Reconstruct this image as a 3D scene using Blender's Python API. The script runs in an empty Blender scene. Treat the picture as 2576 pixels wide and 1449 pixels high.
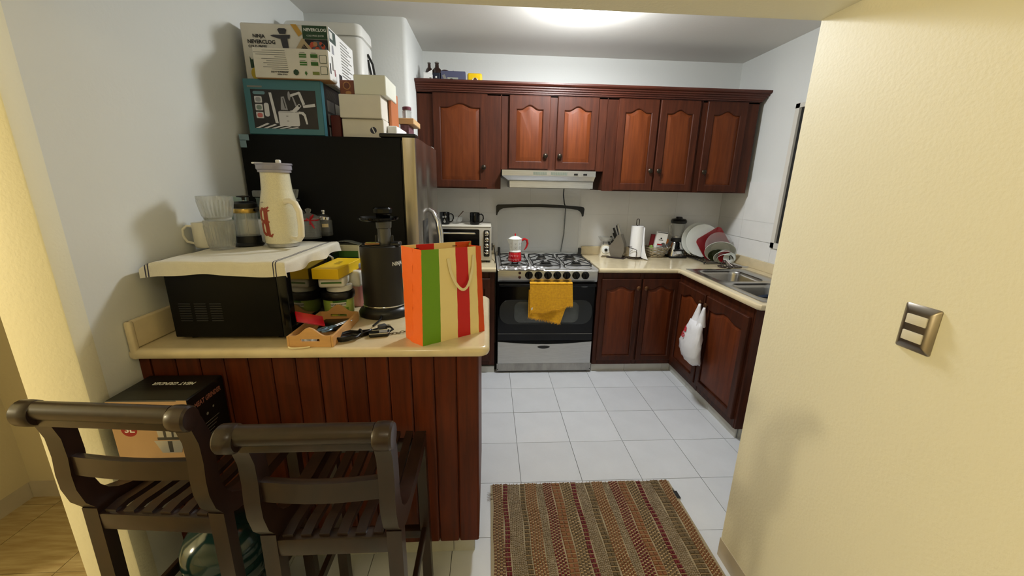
import bpy, bmesh, math, random
from mathutils import Vector, Matrix, Euler
R = random.Random(7)
PI = math.pi
SC = bpy.context.scene
COL = SC.collection

# ------------------------------------------------------------------ camera
F_PX, PITCH, YAW, ROLL = 983.34, 0.259607, 0.061535, 0.018837
CAM = (-0.17576, -2.73205, 1.53652)
fwd = Vector((math.sin(YAW)*math.cos(PITCH), math.cos(YAW)*math.cos(PITCH), -math.sin(PITCH)))
rt0 = Vector((math.cos(YAW), -math.sin(YAW), 0)); up0 = rt0.cross(fwd)
rt = rt0*math.cos(ROLL) + up0*math.sin(ROLL); up = -rt0*math.sin(ROLL) + up0*math.cos(ROLL)
cd = bpy.data.cameras.new('camera'); cam = bpy.data.objects.new('camera', cd); COL.objects.link(cam)
cd.sensor_width = 36; cd.lens = 36*F_PX/2576; cd.clip_start = .02
M = Matrix((rt, up, -fwd)).transposed().to_4x4(); M.translation = CAM
cam.matrix_world = M; SC.camera = cam

# ------------------------------------------------------------------ world, lights, exposure
w = bpy.data.worlds.new('world'); SC.world = w; w.use_nodes = True
w.node_tree.nodes['Background'].inputs[0].default_value = (1, .86, .66, 1)
w.node_tree.nodes['Background'].inputs[1].default_value = 0.025
SC.view_settings.view_transform = 'Standard'; SC.view_settings.look = 'None'
SC.view_settings.exposure = 0.0; SC.view_settings.gamma = 1; SC.view_settings.use_curve_mapping = False
def lamp(name, kind, loc, energy, color, size=.2, aim=None, shape='DISK'):
    l = bpy.data.lights.new(name, kind); l.energy = energy; l.color = color
    if kind == 'AREA': l.shape = shape; l.size = size
    else: l.shadow_soft_size = size
    o = bpy.data.objects.new(name, l); COL.objects.link(o); o.location = loc
    if aim: o.rotation_euler = (Vector(aim)-Vector(loc)).to_track_quat('-Z', 'Y').to_euler()
    return o
LX, LY = .41, -.13
lamp('kitchen_lamp_light', 'AREA', (LX, LY, 2.515), 17, (.96, .985, 1), .30)
lamp('kitchen_lamp_glow', 'POINT', (LX, LY, 2.45), 30, (.96, .985, 1), .09)
lamp('room_lamp_light', 'POINT', (-.55, -3.40, 2.40), 11, (1, .90, .70), .14)
lamp('living_room_lamp_light', 'POINT', (-4.0, -2.65, 1.45), 122, (1, .86, .56), .09)

# ------------------------------------------------------------------ materials
MATS = {}
def lin(c):
    return tuple(((v/255)/12.92 if v <= 10.3 else (((v/255)+.055)/1.055)**2.4) for v in c)
def mat(name, rgb, rough=.5, metal=0, trans=0, ior=1.45, noise=0, nscale=20, bump=0, bscale=80, emit=0, alpha=1,
        coat=0, grain=None, stretch=(1, 1, 1), rgb2=None, objrand=0, sheen=0, wave=0, wscale=100, wdir='Z', spec=None):
    if name in MATS: return MATS[name]
    m = bpy.data.materials.new(name); m.use_nodes = True; nt = m.node_tree; b = nt.nodes['Principled BSDF']
    c = lin(rgb); N = nt.nodes.new; L = nt.links.new
    b.inputs['Base Color'].default_value = (*c, 1); b.inputs['Roughness'].default_value = rough
    b.inputs['Metallic'].default_value = metal; b.inputs['IOR'].default_value = ior
    b.inputs['Transmission Weight'].default_value = trans; b.inputs['Coat Weight'].default_value = coat
    if coat: b.inputs['Coat Roughness'].default_value = .12
    if sheen: b.inputs['Sheen Weight'].default_value = sheen
    if spec is not None: b.inputs['Specular IOR Level'].default_value = spec
    if emit:
        b.inputs['Emission Color'].default_value = (*c, 1); b.inputs['Emission Strength'].default_value = emit
    if alpha < 1: b.inputs['Alpha'].default_value = alpha
    tc = N('ShaderNodeTexCoord'); mp = N('ShaderNodeMapping'); mp.inputs['Scale'].default_value = stretch
    L(tc.outputs['Object'], mp.inputs[0]); out = None
    if noise or rgb2:
        nz = N('ShaderNodeTexNoise'); nz.inputs['Scale'].default_value = nscale; nz.inputs['Detail'].default_value = 5
        nz.inputs['Roughness'].default_value = .6
        L(mp.outputs[0], nz.inputs['Vector'])
        cr = N('ShaderNodeValToRGB'); cr.color_ramp.elements[0].position = .32; cr.color_ramp.elements[1].position = .70
        c2 = lin(rgb2) if rgb2 else tuple(v*(1-noise) for v in c)
        cr.color_ramp.elements[0].color = (*c2, 1)
        cr.color_ramp.elements[1].color = (*(c if rgb2 else tuple(min(1, v*(1+noise*.5)) for v in c)), 1)
        L(nz.outputs['Fac'], cr.inputs[0]); out = cr.outputs[0]
    if objrand:
        oi = N('ShaderNodeObjectInfo'); mr = N('ShaderNodeMapRange'); mr.inputs['To Min'].default_value = 1-objrand
        mr.inputs['To Max'].default_value = 1+objrand*.4; L(oi.outputs['Random'], mr.inputs[0])
        mx = N('ShaderNodeVectorMath'); mx.operation = 'SCALE'
        if out: L(out, mx.inputs[0])
        else: mx.inputs[0].default_value = c
        L(mr.outputs[0], mx.inputs['Scale']); out = mx.outputs[0]
    if out: L(out, b.inputs['Base Color'])
    h = None
    if bump:
        bn = N('ShaderNodeTexNoise'); bn.inputs['Scale'].default_value = bscale; bn.inputs['Detail'].default_value = 4
        L(mp.outputs[0], bn.inputs['Vector']); h = bn.outputs['Fac']; st = bump
    if wave:
        wv = N('ShaderNodeTexWave'); wv.bands_direction = wdir; wv.inputs['Scale'].default_value = wscale
        wv.inputs['Distortion'].default_value = .6
        L(mp.outputs[0], wv.inputs['Vector']); h = wv.outputs['Fac']; st = wave
    if h:
        bp = N('ShaderNodeBump'); bp.inputs['Strength'].default_value = min(1, st); bp.inputs['Distance'].default_value = .004
        L(h, bp.inputs['Height']); L(bp.outputs[0], b.inputs['Normal'])
    MATS[name] = m
    return m
def ramp_rough(m, lo, hi, scale=8):
    nt = m.node_tree; b = nt.nodes['Principled BSDF']; nz = nt.nodes.new('ShaderNodeTexNoise'); nz.inputs['Scale'].default_value = scale
    tc = nt.nodes.new('ShaderNodeTexCoord'); nt.links.new(tc.outputs['Object'], nz.inputs['Vector'])
    mr = nt.nodes.new('ShaderNodeMapRange'); mr.inputs['To Min'].default_value = lo; mr.inputs['To Max'].default_value = hi
    nt.links.new(nz.outputs['Fac'], mr.inputs[0]); nt.links.new(mr.outputs[0], b.inputs['Roughness']); return m
M_wallk = mat('kitchen_wall_paint', (222, 224, 221), .75, bump=.18, bscale=60)
M_walln = mat('cream_wall_paint', (242, 237, 212), .6, bump=.26, bscale=110)
M_wallc = mat('corridor_paint', (200, 188, 156), .7, bump=.3, bscale=50)
M_ceil = mat('ceiling_paint', (222, 220, 214), .8, bump=.15, bscale=50)
M_wtile = mat('wall_tile', (232, 232, 230), .22, noise=.04, nscale=6, bump=.03, bscale=30)
M_grout = mat('grout', (120, 122, 122), .9)
M_ftile = mat('floor_tile', (214, 217, 222), .28, noise=.05, nscale=5, bump=.06, bscale=120, objrand=.05)
M_kick = mat('kick_tile', (196, 196, 190), .4, noise=.10, nscale=9, objrand=.06)
M_base = mat('baseboard_tile', (186, 176, 158), .35, noise=.12, nscale=7)
M_plank = mat('wood_look_tile', (192, 174, 132), .5, rgb2=(158, 134, 90), nscale=3.2, stretch=(1.5, 14, 1), bump=.1)
M_wood = mat('mahogany_frame', (82, 40, 22), .5, rgb2=(57, 25, 13), nscale=4, stretch=(9, 9, .8), spec=.25, objrand=.10)
M_woodp = mat('mahogany_panel', (112, 55, 22), .5, rgb2=(88, 40, 15), nscale=4, stretch=(9, 9, .7), spec=.25, objrand=.10)
M_woodh = mat('mahogany_moulding', (86, 38, 22), .45, rgb2=(58, 23, 13), nscale=4, stretch=(.8, 9, 9), coat=.05)
M_wbase = mat('base_cabinet_frame', (76, 36, 18), .45, rgb2=(50, 22, 11), nscale=4, stretch=(9, 9, .8), spec=.3, objrand=.10)
M_wbasep = mat('base_cabinet_panel', (104, 47, 17), .45, rgb2=(78, 33, 11), nscale=4, stretch=(9, 9, .7), spec=.3, objrand=.10)
M_board = mat('peninsula_board', (96, 40, 15), .45, rgb2=(68, 26, 9), nscale=4, stretch=(10, 10, .7), spec=.3, objrand=.14)
M_stool = mat('stool_dark_wood', (42, 24, 15), .36, rgb2=(26, 14, 9), nscale=5, stretch=(4, 4, 1.5), coat=.12)
M_counter = mat('cream_laminate', (220, 204, 168), .16, noise=.08, nscale=16, coat=.3)
M_steel = mat('brushed_steel', (190, 190, 188), .38, 1, noise=.10, nscale=14, stretch=(1, 1, 12))
M_steels = mat('sink_steel', (176, 174, 170), .24, 1, noise=.08, nscale=12)
M_steelf = mat('fridge_steel', (176, 170, 162), .27, 1, noise=.08, nscale=20, stretch=(8, 8, .5))
M_chrome = mat('chrome', (220, 220, 220), .08, 1)
M_foil = mat('aluminium_foil', (226, 226, 226), .42, .85, bump=1, bscale=30)
M_black = mat('black_plastic', (14, 14, 14), .35)
M_blackg = mat('black_gloss', (6, 6, 7), .14, spec=.3)
M_blackm = mat('black_enamel', (8, 8, 8), .5, spec=.18)
M_fridge = mat('fridge_black_side', (12, 12, 11), .5, spec=.15)
M_iron = mat('cast_iron', (20, 20, 20), .5)
M_white = mat('white_plastic', (236, 236, 232), .35)
M_whitec = mat('white_ceramic', (232, 234, 230), .15, coat=.3)
M_card = mat('white_card', (222, 216, 204), .7, noise=.05, nscale=10)
M_cardw = mat('bright_card', (240, 240, 238), .6)
M_kraft = mat('kraft_card', (176, 128, 82), .8, noise=.1, nscale=12)
M_glass = mat('clear_glass', (250, 252, 251), .06, trans=.86, ior=1.42, alpha=.62)
M_glassg = mat('green_tint_glass', (206, 228, 222), .06, trans=.84, ior=1.42, alpha=.65)
M_lidglass = mat('lid_glass', (200, 206, 204), .05, alpha=.13)
M_red = mat('red_gloss', (176, 12, 26), .2, coat=.4)
M_redm = mat('dark_red', (120, 12, 22), .5)
M_ink = mat('black_ink', (28, 28, 28), .6)
M_inkg = mat('grey_ink', (130, 128, 122), .6)
M_inkw = mat('white_ink', (225, 225, 220), .6)
M_green = mat('green_ink', (62, 110, 40), .6)
M_greend = mat('dark_green_ink', (36, 66, 40), .5)
M_yellow = mat('yellow_card', (236, 196, 20), .45)
M_cord = mat('black_cable', (10, 10, 10), .3)
M_lamp = mat('lamp_diffuser', (246, 250, 255), .5, emit=9)

# ------------------------------------------------------------------ mesh builder
class MB:
    def __init__(s): s.v = []; s.f = []; s.mi = []; s.mats = []; s.c = 0
    def use(s, m):
        if m not in s.mats: s.mats.append(m)
        s.c = s.mats.index(m); return s
    def add(s, vs, fs):
        o = len(s.v); s.v += [tuple(v) for v in vs]
        for f in fs: s.f.append([i+o for i in f]); s.mi.append(s.c)
        return s
    def tf(s, m, a=0):
        s.v[a:] = [tuple(m @ Vector(v)) for v in s.v[a:]]; return s
    def box(s, x0, x1, y0, y1, z0, z1):
        v = [(x, y, z) for z in (z0, z1) for y in (y0, y1) for x in (x0, x1)]
        return s.add(v, [(0, 2, 3, 1), (4, 5, 7, 6), (0, 1, 5, 4), (2, 6, 7, 3), (0, 4, 6, 2), (1, 3, 7, 5)])
    def rbox(s, x0, x1, y0, y1, z0, z1, r=.004, n=2):
        bm = bmesh.new(); bmesh.ops.create_cube(bm, size=1)
        bmesh.ops.scale(bm, vec=(x1-x0, y1-y0, z1-z0), verts=bm.verts)
        bmesh.ops.translate(bm, vec=((x0+x1)/2, (y0+y1)/2, (z0+z1)/2), verts=bm.verts)
        r = min(r, .49*min(x1-x0, y1-y0, z1-z0))
        bmesh.ops.bevel(bm, geom=bm.edges[:], offset=r, segments=n, profile=.5, affect='EDGES', clamp_overlap=True)
        bm.verts.index_update(); s.add([v.co[:] for v in bm.verts], [[v.index for v in f.verts] for f in bm.faces]); bm.free(); return s
    def loft(s, loops, cap0=True, cap1=True, closed=True):
        n = len(loops[0]); vs = [p for l in loops for p in l]; fs = []
        for a in range(len(loops)-1):
            for i in range(n if closed else n-1):
                j = (i+1) % n; fs.append((a*n+i, a*n+j, (a+1)*n+j, (a+1)*n+i))
        if cap0: fs.append(tuple(range(n))[::-1])
        if cap1: fs.append(tuple((len(loops)-1)*n+i for i in range(n)))
        return s.add(vs, fs)
    def cyl(s, p0, p1, r0, r1=None, n=16, cap=True):
        p0, p1 = Vector(p0), Vector(p1); r1 = r0 if r1 is None else r1
        q = (p1-p0).to_track_quat('Z', 'Y'); a = q @ Vector((1, 0, 0)); b = q @ Vector((0, 1, 0))
        L = [[p+(a*math.cos(t)+b*math.sin(t))*r for t in [2*PI*k/n for k in range(n)]] for p, r in ((p0, r0), (p1, r1))]
        return s.loft(L, cap, cap)
    def lathe(s, prof, c=(0, 0, 0), n=24, cap0=True, cap1=True, sx=1, sy=1):
        L = [[(c[0]+r*sx*math.cos(2*PI*k/n), c[1]+r*sy*math.sin(2*PI*k/n), c[2]+z) for k in range(n)] for r, z in prof]
        return s.loft(L, cap0, cap1)
    def sphere(s, c, r, n=12, sz=1):
        return s.lathe([(max(1e-5, r*math.sin(PI*k/8)), -r*sz*math.cos(PI*k/8)) for k in range(9)], c, n)
    def tube(s, pts, r, n=8, closed=False, cap=True, flat=None):
        P = [Vector(p) for p in pts]; L = []; prev = None
        for i, p in enumerate(P):
            if closed: t = P[(i+1) % len(P)]-P[i-1]
            else: t = P[min(i+1, len(P)-1)]-P[max(i-1, 0)]
            t = t.normalized() if t.length > 1e-9 else Vector((0, 0, 1))
            if prev is None: a = t.orthogonal().normalized()
            else:
                a = prev-t*prev.dot(t); a = a.normalized() if a.length > 1e-6 else t.orthogonal().normalized()
            prev = a; b = t.cross(a); rr = r[i] if isinstance(r, (list, tuple)) else r
            L.append([p+a*rr*math.cos(2*PI*k/n)+b*rr*math.sin(2*PI*k/n)*(flat or 1) for k in range(n)])
        if closed: L.append(L[0]); return s.loft(L, False, False)
        return s.loft(L, cap, cap)
    def sweep(s, path, prof, closed=False):
        """prof points (a,b): a along the first vector, b along the second; path = list of (point, va, vb)"""
        return s.loft([[Vector(p)+Vector(va)*a+Vector(vb)*b for a, b in prof] for p, va, vb in path], not closed, not closed)
    def prism(s, poly, o, u, v, w0, w1):
        u, v, o = Vector(u), Vector(v), Vector(o); nn = u.cross(v)
        return s.loft([[o+u*a+v*b+nn*w for a, b in poly] for w in (w0, w1)])
    def grid(s, fn, nu, nv, th=0):
        """surface fn(u,v)->point with optional thickness along its normal"""
        P = [[Vector(fn(i/nu, j/nv)) for j in range(nv+1)] for i in range(nu+1)]
        W = nv+1; vs = [p for r in P for p in r]; fs = [(i*W+j, (i+1)*W+j, (i+1)*W+j+1, i*W+j+1) for i in range(nu) for j in range(nv)]
        if not th: return s.add(vs, fs)
        o = len(vs); V2 = []
        for i in range(nu+1):
            for j in range(nv+1):
                du = P[min(i+1, nu)][j]-P[max(i-1, 0)][j]; dv = P[i][min(j+1, nv)]-P[i][max(j-1, 0)]
                nn = du.cross(dv); nn = nn.normalized() if nn.length > 1e-12 else Vector((0, 0, 1)); V2.append(P[i][j]-nn*th)
        fs += [tuple(k+o for k in f[::-1]) for f in fs]
        B = [i*W for i in range(nu+1)]+[nu*W+j for j in range(1, W)]+[i*W+nv for i in range(nu-1, -1, -1)]+[j for j in range(nv-1, 0, -1)]
        for a, b in zip(B, B[1:]+B[:1]): fs.append((b, a, a+o, b+o))
        return s.add(vs+V2, fs)
    def text(s, t, o, u, v, size, th=.0003, bold=False, align='CENTER', squash=1):
        c = bpy.data.curves.new('t', 'FONT'); c.body = t; c.size = 1; c.align_x = align; c.align_y = 'CENTER'; c.extrude = 0
        if bold: c.offset = .03
        c.resolution_u = 2
        ob = bpy.data.objects.new('t', c); COL.objects.link(ob); dg = bpy.context.evaluated_depsgraph_get()
        me = bpy.data.meshes.new_from_object(ob.evaluated_get(dg)); u, v, o = Vector(u).normalized(), Vector(v).normalized(), Vector(o); nn = u.cross(v)
        s.add([o+u*(p.co.x*size*squash)+v*(p.co.y*size)+nn*th for p in me.vertices], [list(p.vertices) for p in me.polygons])
        bpy.data.objects.remove(ob); bpy.data.curves.remove(c); bpy.data.meshes.remove(me); return s
class Face:
    """a flat printed face: draws in (a,b) coordinates on the plane o + a*u + b*v"""
    def __init__(s, o, u, v): s.o, s.u, s.v = Vector(o), Vector(u).normalized(), Vector(v).normalized(); s.n = s.u.cross(s.v); s.mb = MB(); s.h = .0006
    def pt(s, a, b, h=None): return s.o+s.u*a+s.v*b+s.n*(s.h if h is None else h)
    def poly(s, m, pts): s.mb.use(m); s.mb.add([s.pt(a, b) for a, b in pts], [tuple(range(len(pts)))]); s.h += .00008; return s
    def rect(s, m, a0, b0, a1, b1): return s.poly(m, [(a0, b0), (a1, b0), (a1, b1), (a0, b1)])
    def disc(s, m, a, b, r, rb=None, n=20): return s.poly(m, [(a+r*math.cos(2*PI*k/n), b+(rb or r)*math.sin(2*PI*k/n)) for k in range(n)])
    def rrect(s, m, a0, b0, a1, b1, r):
        P = []
        for cx, cy, t in ((a1-r, b1-r, 0), (a0+r, b1-r, 1), (a0+r, b0+r, 2), (a1-r, b0+r, 3)):
            P += [(cx+r*math.cos(PI/2*(t+k/4)), cy+r*math.sin(PI/2*(t+k/4))) for k in range(5)]
        return s.poly(m, P)
    def text(s, m, t, a, b, size, rot=0, align='CENTER', bold=False, squash=1):
        s.mb.use(m); c, d = math.cos(rot), math.sin(rot)
        s.mb.text(t, s.pt(a, b, 0), s.u*c+s.v*d, s.v*c-s.u*d, size, s.h, bold, align, squash); s.h += .00008; return s

ORG = {}
def obj(name, mb, m=None, parent=None, sharp=35, smooth=True):
    org = Vector(ORG.get(parent.name, (0, 0, 0))) if parent else Vector((0, 0, 0))
    me = bpy.data.meshes.new(name); me.from_pydata([tuple(Vector(v)-org) for v in mb.v], [], mb.f)
    ms = mb.mats if mb.mats else [m]
    for k in ms: me.materials.append(k)
    if mb.mats: me.polygons.foreach_set('material_index', mb.mi)
    bm = bmesh.new(); bm.from_mesh(me); bmesh.ops.recalc_face_normals(bm, faces=bm.faces[:]) if name != 'print' else None; bm.to_mesh(me); bm.free()
    if smooth: me.shade_smooth(); me.set_sharp_from_angle(angle=math.radians(sharp))
    o = bpy.data.objects.new(name, me); COL.objects.link(o)
    if parent: o.parent = parent
    ORG[o.name] = tuple(org); return o
def tag(o, label, cat, group=None, kind=None):
    o['label'] = label; o['category'] = cat
    if group: o['group'] = group
    if kind: o['kind'] = kind
    return o
def thing(name, label, cat, loc=(0, 0, 0), rz=0, group=None, world=True):
    o = bpy.data.objects.new(name, None); COL.objects.link(o); o.location = loc; o.rotation_euler = (0, 0, rz); o.empty_display_size = .05
    ORG[o.name] = tuple(loc) if world else (0, 0, 0); return tag(o, label, cat, group)
def struct(name, mb, m, parent=None, **k):
    o = obj(name, mb, m, parent, **k)
    if not parent: o['kind'] = 'structure'
    return o
def dup(o, parent=None, loc=None, rz=None, label=None, group=None):
    c = o.copy(); COL.objects.link(c)
    if parent: c.parent = parent
    if loc: c.location = loc
    if rz is not None: c.rotation_euler = (0, 0, rz)
    if label: c['label'] = label
    if group: c['group'] = group
    for ch in list(o.children): dup(ch, c)
    return c
def share(o, name, parent, loc, rot=(0, 0, 0)):
    c = bpy.data.objects.new(name, o.data); COL.objects.link(c); c.parent = parent; c.location = loc; c.rotation_euler = rot; return c
def arc(c, r, a0, a1, n, u=(1, 0, 0), v=(0, 0, 1)):
    c, u, v = Vector(c), Vector(u), Vector(v)
    return [c+u*(r*math.cos(a0+(a1-a0)*k/n))+v*(r*math.sin(a0+(a1-a0)*k/n)) for k in range(n+1)]
def rr(hx, hy, r, n=5, c=(0, 0)):
    P = []
    for sx, sy, t in ((1, 1, 0), (-1, 1, 1), (-1, -1, 2), (1, -1, 3)):
        P += [(c[0]+sx*(hx-r)+r*math.cos(PI/2*(t+k/n)), c[1]+sy*(hy-r)+r*math.sin(PI/2*(t+k/n))) for k in range(n+1)]
    return P
# ================================================================== SETTING
XL, XJ, YJ, YB, XR, ZC = -1.375, -.725, .23, .91, 2.01, 2.58
YP0, YP1, XP, ZB = -1.44, -1.60, .82, 2.03          # beam far / near edge, partition face, beam soffit
# floor: slab with separate tiles
struct('floor', MB().box(-5.6, 2.3, -6, 1.1, -.06, -.004), M_grout)
FLOOR = bpy.data.objects['floor']
T = .33
t0 = None; nt = 0
for i in range(-4, 6):
    for j in range(-11, 1):
        x0, y0 = i*T, j*T
        if y0 > .25: continue
        if t0 is None:
            mb = MB().box(-T/2+.0015, T/2-.0015, -T/2+.0015, T/2-.0015, -.02, 0)
            t0 = obj('tile', mb, M_ftile, FLOOR); t0.location = (x0+T/2, y0+T/2, 0)
        else: share(t0, 'tile', FLOOR, (x0+T/2, y0+T/2, R.uniform(-.0004, .0004)))
        nt += 1
p0 = None
for i in range(0, 10):
    for j in range(0, 9):
        x, y = -1.545-.18-i*.36+.0, -3.75+j*.36
        if p0 is None:
            p0 = obj('tile', MB().box(-.1785, .1785, -.1785, .1785, -.02, 0), M_plank, FLOOR); p0.location = (x, y, 0)
        else: share(p0, 'tile', FLOOR, (x, y, 0), (0, 0, 0))
# walls
struct('wall_left', MB().box(-1.545, XL, YP1, YJ+.02, 0, ZC), M_wallk)
struct('wall_corner', MB().rbox(-1.545, XJ, YJ, YB+.1, -.05, ZC+.05, .03, 3), M_wallk)
struct('wall_back', MB().box(-1.0, 2.2, YB, YB+.1, 0, ZC), M_wallk)
struct('wall_right', MB().box(XR, XR+.12, .14, YB+.05, 0, ZC).box(XR, XR+.12, -1.62, .14, 0, 1.13).box(XR, XR+.12, -1.62, .14, 2.10, ZC)
       .box(XR, XR+.12, -1.62, -.9, 1.13, 2.10), M_wallk)
struct('wall_front', MB().box(XP+.15, XR+.05, YP0-.12, YP0, 0, ZC), M_wallk)
struct('wall_partition', MB().rbox(XP, XP+.15, -6, YP0, -.05, ZB+.6, .008, 2), M_walln)
# left wall end, cream paint facing the room
struct('wall_end', MB().rbox(-1.549, XL+.001, YP1-.012, YP1+.05, -.02, ZC, .006, 2), M_walln)
struct('beam', MB().box(-2.42, XP+.02, YP1, YP0, ZB, ZC+.02), M_walln)
struct('wall_corridor_end', MB().box(-2.6, -1.54, -.99, -.89, 0, ZC), M_wallc)
struct('wall_corridor_left', MB().box(-2.55, -2.42, -1.66, -.89, 0, ZC), M_wallc)
struct('wall_room_left', MB().box(-5.5, -5.4, -6, -1.5, 0, ZC+.1), M_walln)
struct('wall_room_far', MB().box(-5.4, -2.55, -1.66, -1.56, 0, ZC), M_walln)
struct('wall_rear', MB().box(-5.4, 1.0, -5.95, -5.85, 0, ZC+.1), M_walln)
struct('ceiling', MB().box(-1.6, 2.2, YP0-.05, 1.05, ZC, ZC+.08), M_ceil)
struct('ceiling_room', MB().box(-5.5, 1.0, -6, YP1+.05, ZC, ZC+.08).box(-2.6, -1.54, -1.6, -.85, ZC, ZC+.08), M_walln)
# baseboards, tile by tile
def kickrun(name, p, d, n, L, h, th, m, parent=None, first=None):
    """row of separate tiles from p along unit d, n = outward normal"""
    p, d, nn = Vector(p), Vector(d), Vector(n); k = 0; a = 0
    back = MB().prism([(0, 0), (L, 0), (L, h-.002), (0, h-.002)], p-nn*.012, d, (0, 0, 1), -.004, .004)
    root = struct(name, back, M_grout)
    a = 0; seg = first or .33
    while a < L-.01:
        b = min(a+seg, L); mb = MB().prism([(a+.0012, 0), (b-.0012, 0), (b-.0012, h), (a+.0012, h)], p-nn*th, d, (0, 0, 1), *((0, th) if d.cross(Vector((0, 0, 1))).dot(nn) > 0 else (0, -th)))
        obj('tile', mb, m, root); a = b; seg = .33
    return root
kickrun('baseboard_back', (.70, .29, 0), (1, 0, 0), (0, -1, 0), .69, .068, .02, M_kick, first=.29)
kickrun('baseboard_back_left', (-.72, .275, 0), (1, 0, 0), (0, -1, 0), .592, .055, .02, M_kick)
kickrun('baseboard_right', (1.39, -.655, 0), (0, 1, 0), (-1, 0, 0), .945, .068, .02, M_kick, first=.32)
kickrun('baseboard_end', (1.4105, -.655, 0), (1, 0, 0), (0, -1, 0), .585, .068, .02, M_kick)
kickrun('baseboard_peninsula', (-1.37, -1.38, 0), (1, 0, 0), (0, -1, 0), 1.138, .108, .02, M_kick, first=.058+.33)
kickrun('baseboard_partition', (XP-.002, YP0-.0, 0), (0, -1, 0), (-1, 0, 0), 3.4, .09, .014, M_base)
kickrun('baseboard_corridor', (-2.418, -1.0, 0), (0, -1, 0), (1, 0, 0), .66, .085, .014, M_base)
kickrun('baseboard_corridor_end', (-2.42, -1.0, 0), (1, 0, 0), (0, -1, 0), .87, .085, .014, M_base)
M_wgrout = mat('wall_grout', (212, 212, 208), .8)
# wall tiles: large format tiles on the back wall and the right wall up to 1.59 m
def walltiles(name, xs, zs, place, m):
    root = None
    for a, b in zip(xs, xs[1:]):
        for c, d in zip(zs, zs[1:]):
            v = place(a+.0009, b-.0009, c+.0009, d-.0009)
            obj('tile', v, m, bpy.data.objects[name])
zs = [.90, .965, 1.28, 1.59]
struct('trim_1', MB().box(-.72, XR, YB-.006, YB-.0005, .9, 1.588), M_wgrout)
walltiles('trim_1', [-.72, -.26, .20, .66, 1.12, 1.57, 2.003], zs, lambda a, b, c, d: MB().box(a, b, YB-.008, YB-.001, c, d), M_wtile)
struct('trim_2', MB().box(XR-.006, XR-.0005, -1.43, YB-.008, .9, 1.128), M_wgrout)
walltiles('trim_2', [-1.40, -.94, -.48, -.02, .15, .55, YB-.009], [.9, .965, 1.127], lambda a, b, c, d: MB().box(XR-.008, XR-.001, a, b, c, d), M_wtile)
struct('trim_3', MB().box(XR-.006, XR-.0005, .152, YB-.008, 1.13, 1.588), M_wgrout)
walltiles('trim_3', [.152, .55, YB-.009], [1.13, 1.28, 1.59], lambda a, b, c, d: MB().box(XR-.008, XR-.001, a, b, c, d), M_wtile)
# window in the right wall: frame, trim and dark louvres
struct('window_1', MB().box(XR-.022, XR-.001, .112, .150, 1.10, 2.12).box(XR-.022, XR-.001, -.93, .150, 1.10, 1.14)
       .box(XR-.022, XR-.001, -.93, .150, 2.09, 2.12).box(XR-.022, XR-.001, -.93, -.895, 1.10, 2.12), mat('window_trim', (214, 210, 200), .5))
WN = bpy.data.objects['window_1']
mf = mat('dark_aluminium', (34, 34, 34), .4)
obj('frame', MB().box(XR-.006, XR+.07, .072, .110, 1.14, 2.09).box(XR+.02, XR+.07, -.895, -.86, 1.14, 2.09).box(XR+.02, XR+.07, -.4, -.36, 1.14, 2.09), mf, WN)
obj('pane', MB().box(XR+.09, XR+.096, -.9, .12, 1.13, 2.10), mat('night_glass', (12, 14, 18), .1), WN)
for k in range(11):
    z = 1.18+k*.083
    mb = MB().box(-.035, .035, -.86, .085, -.002, .002).tf(Matrix.Rotation(-.6, 4, 'Y')).tf(Matrix.Translation((XR+.052, 0, z)))
    obj('louvre', mb, mf, WN)
# ceiling lamp in the kitchen
t = thing('ceiling_lamp', 'round white glowing lamp on the kitchen ceiling', 'ceiling lamp', (LX, LY, 2.58))
obj('rim', MB().lathe([(.165, 0), (.168, -.02), (.16, -.03), (.150, -.03)], (LX, LY, 2.58), 40), M_white, t)
obj('diffuser', MB().lathe([(.150, -.022), (.148, -.034), (.12, -.044), (.06, -.048), (.001, -.049)], (LX, LY, 2.58), 40), M_lamp, t)
# switch plate on the partition
t = thing('light_switch', 'steel switch plate with two white rocker switches on cream wall', 'switch', (XP, -1.935, 1.23))
loops = []
for ins, h in ((0, 0), (0, .002), (.006, .007), (.014, .010), (.018, .0105)):
    loops.append([(XP-h, -1.935+a, 1.2295+b) for a, b in rr(.0385-ins, .0545-ins, max(.002, .005-ins*.2), 3)])
obj('plate', MB().loft(loops), mat('switch_steel', (150, 142, 130), .32, 1), t)
for k in (0, 1):
    zc = 1.250-k*.040
    obj('rocker', MB().rbox(XP-.0135, XP-.009, -1.935-.022, -1.935+.022, zc-.0115, zc+.0115, .0015, 2), mat('rocker_white', (226, 222, 210), .4), t)

# ================================================================== CABINETS
def door_loops(w, h, st, top, arch, nseg=22):
    """inner loop with a cathedral top, and the outer rectangle sampled to match; in local x (0..w), z (0..h)"""
    x0, x1, z0 = st, w-st, st
    zs_ = h-top; inner = [(x0, z0), (x1, z0)]; outer = [(0, 0), (w, 0)]
    cx = w/2; hw = (x1-x0)/2
    inner.append((x1, zs_)); outer.append((w, h))
    for k in range(1, nseg):
        x = x1-(x1-x0)*k/nseg; t = abs(x-cx)/(hw*.70)
        z = zs_+(arch*.5*(1+math.cos(PI*t)) if t < 1 else 0)
        inner.append((x, z)); outer.append((w-(w)*k/nseg, h))
    inner.append((x0, zs_)); outer.append((0, h))
    return inner, outer
def inset(loop, d, w, h):
    cx = sum(p[0] for p in loop)/len(loop); xs = [p[0] for p in loop]; zsn = [p[1] for p in loop]
    x0, x1, z0, z1 = min(xs), max(xs), min(zsn), max(zsn); ccx, ccz = (x0+x1)/2, (z0+z1)/2
    return [(ccx+(x-ccx)*(1-2*d/(x1-x0)), ccz+(z-ccz)*(1-2*d/(z1-z0))) for x, z in loop]
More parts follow.
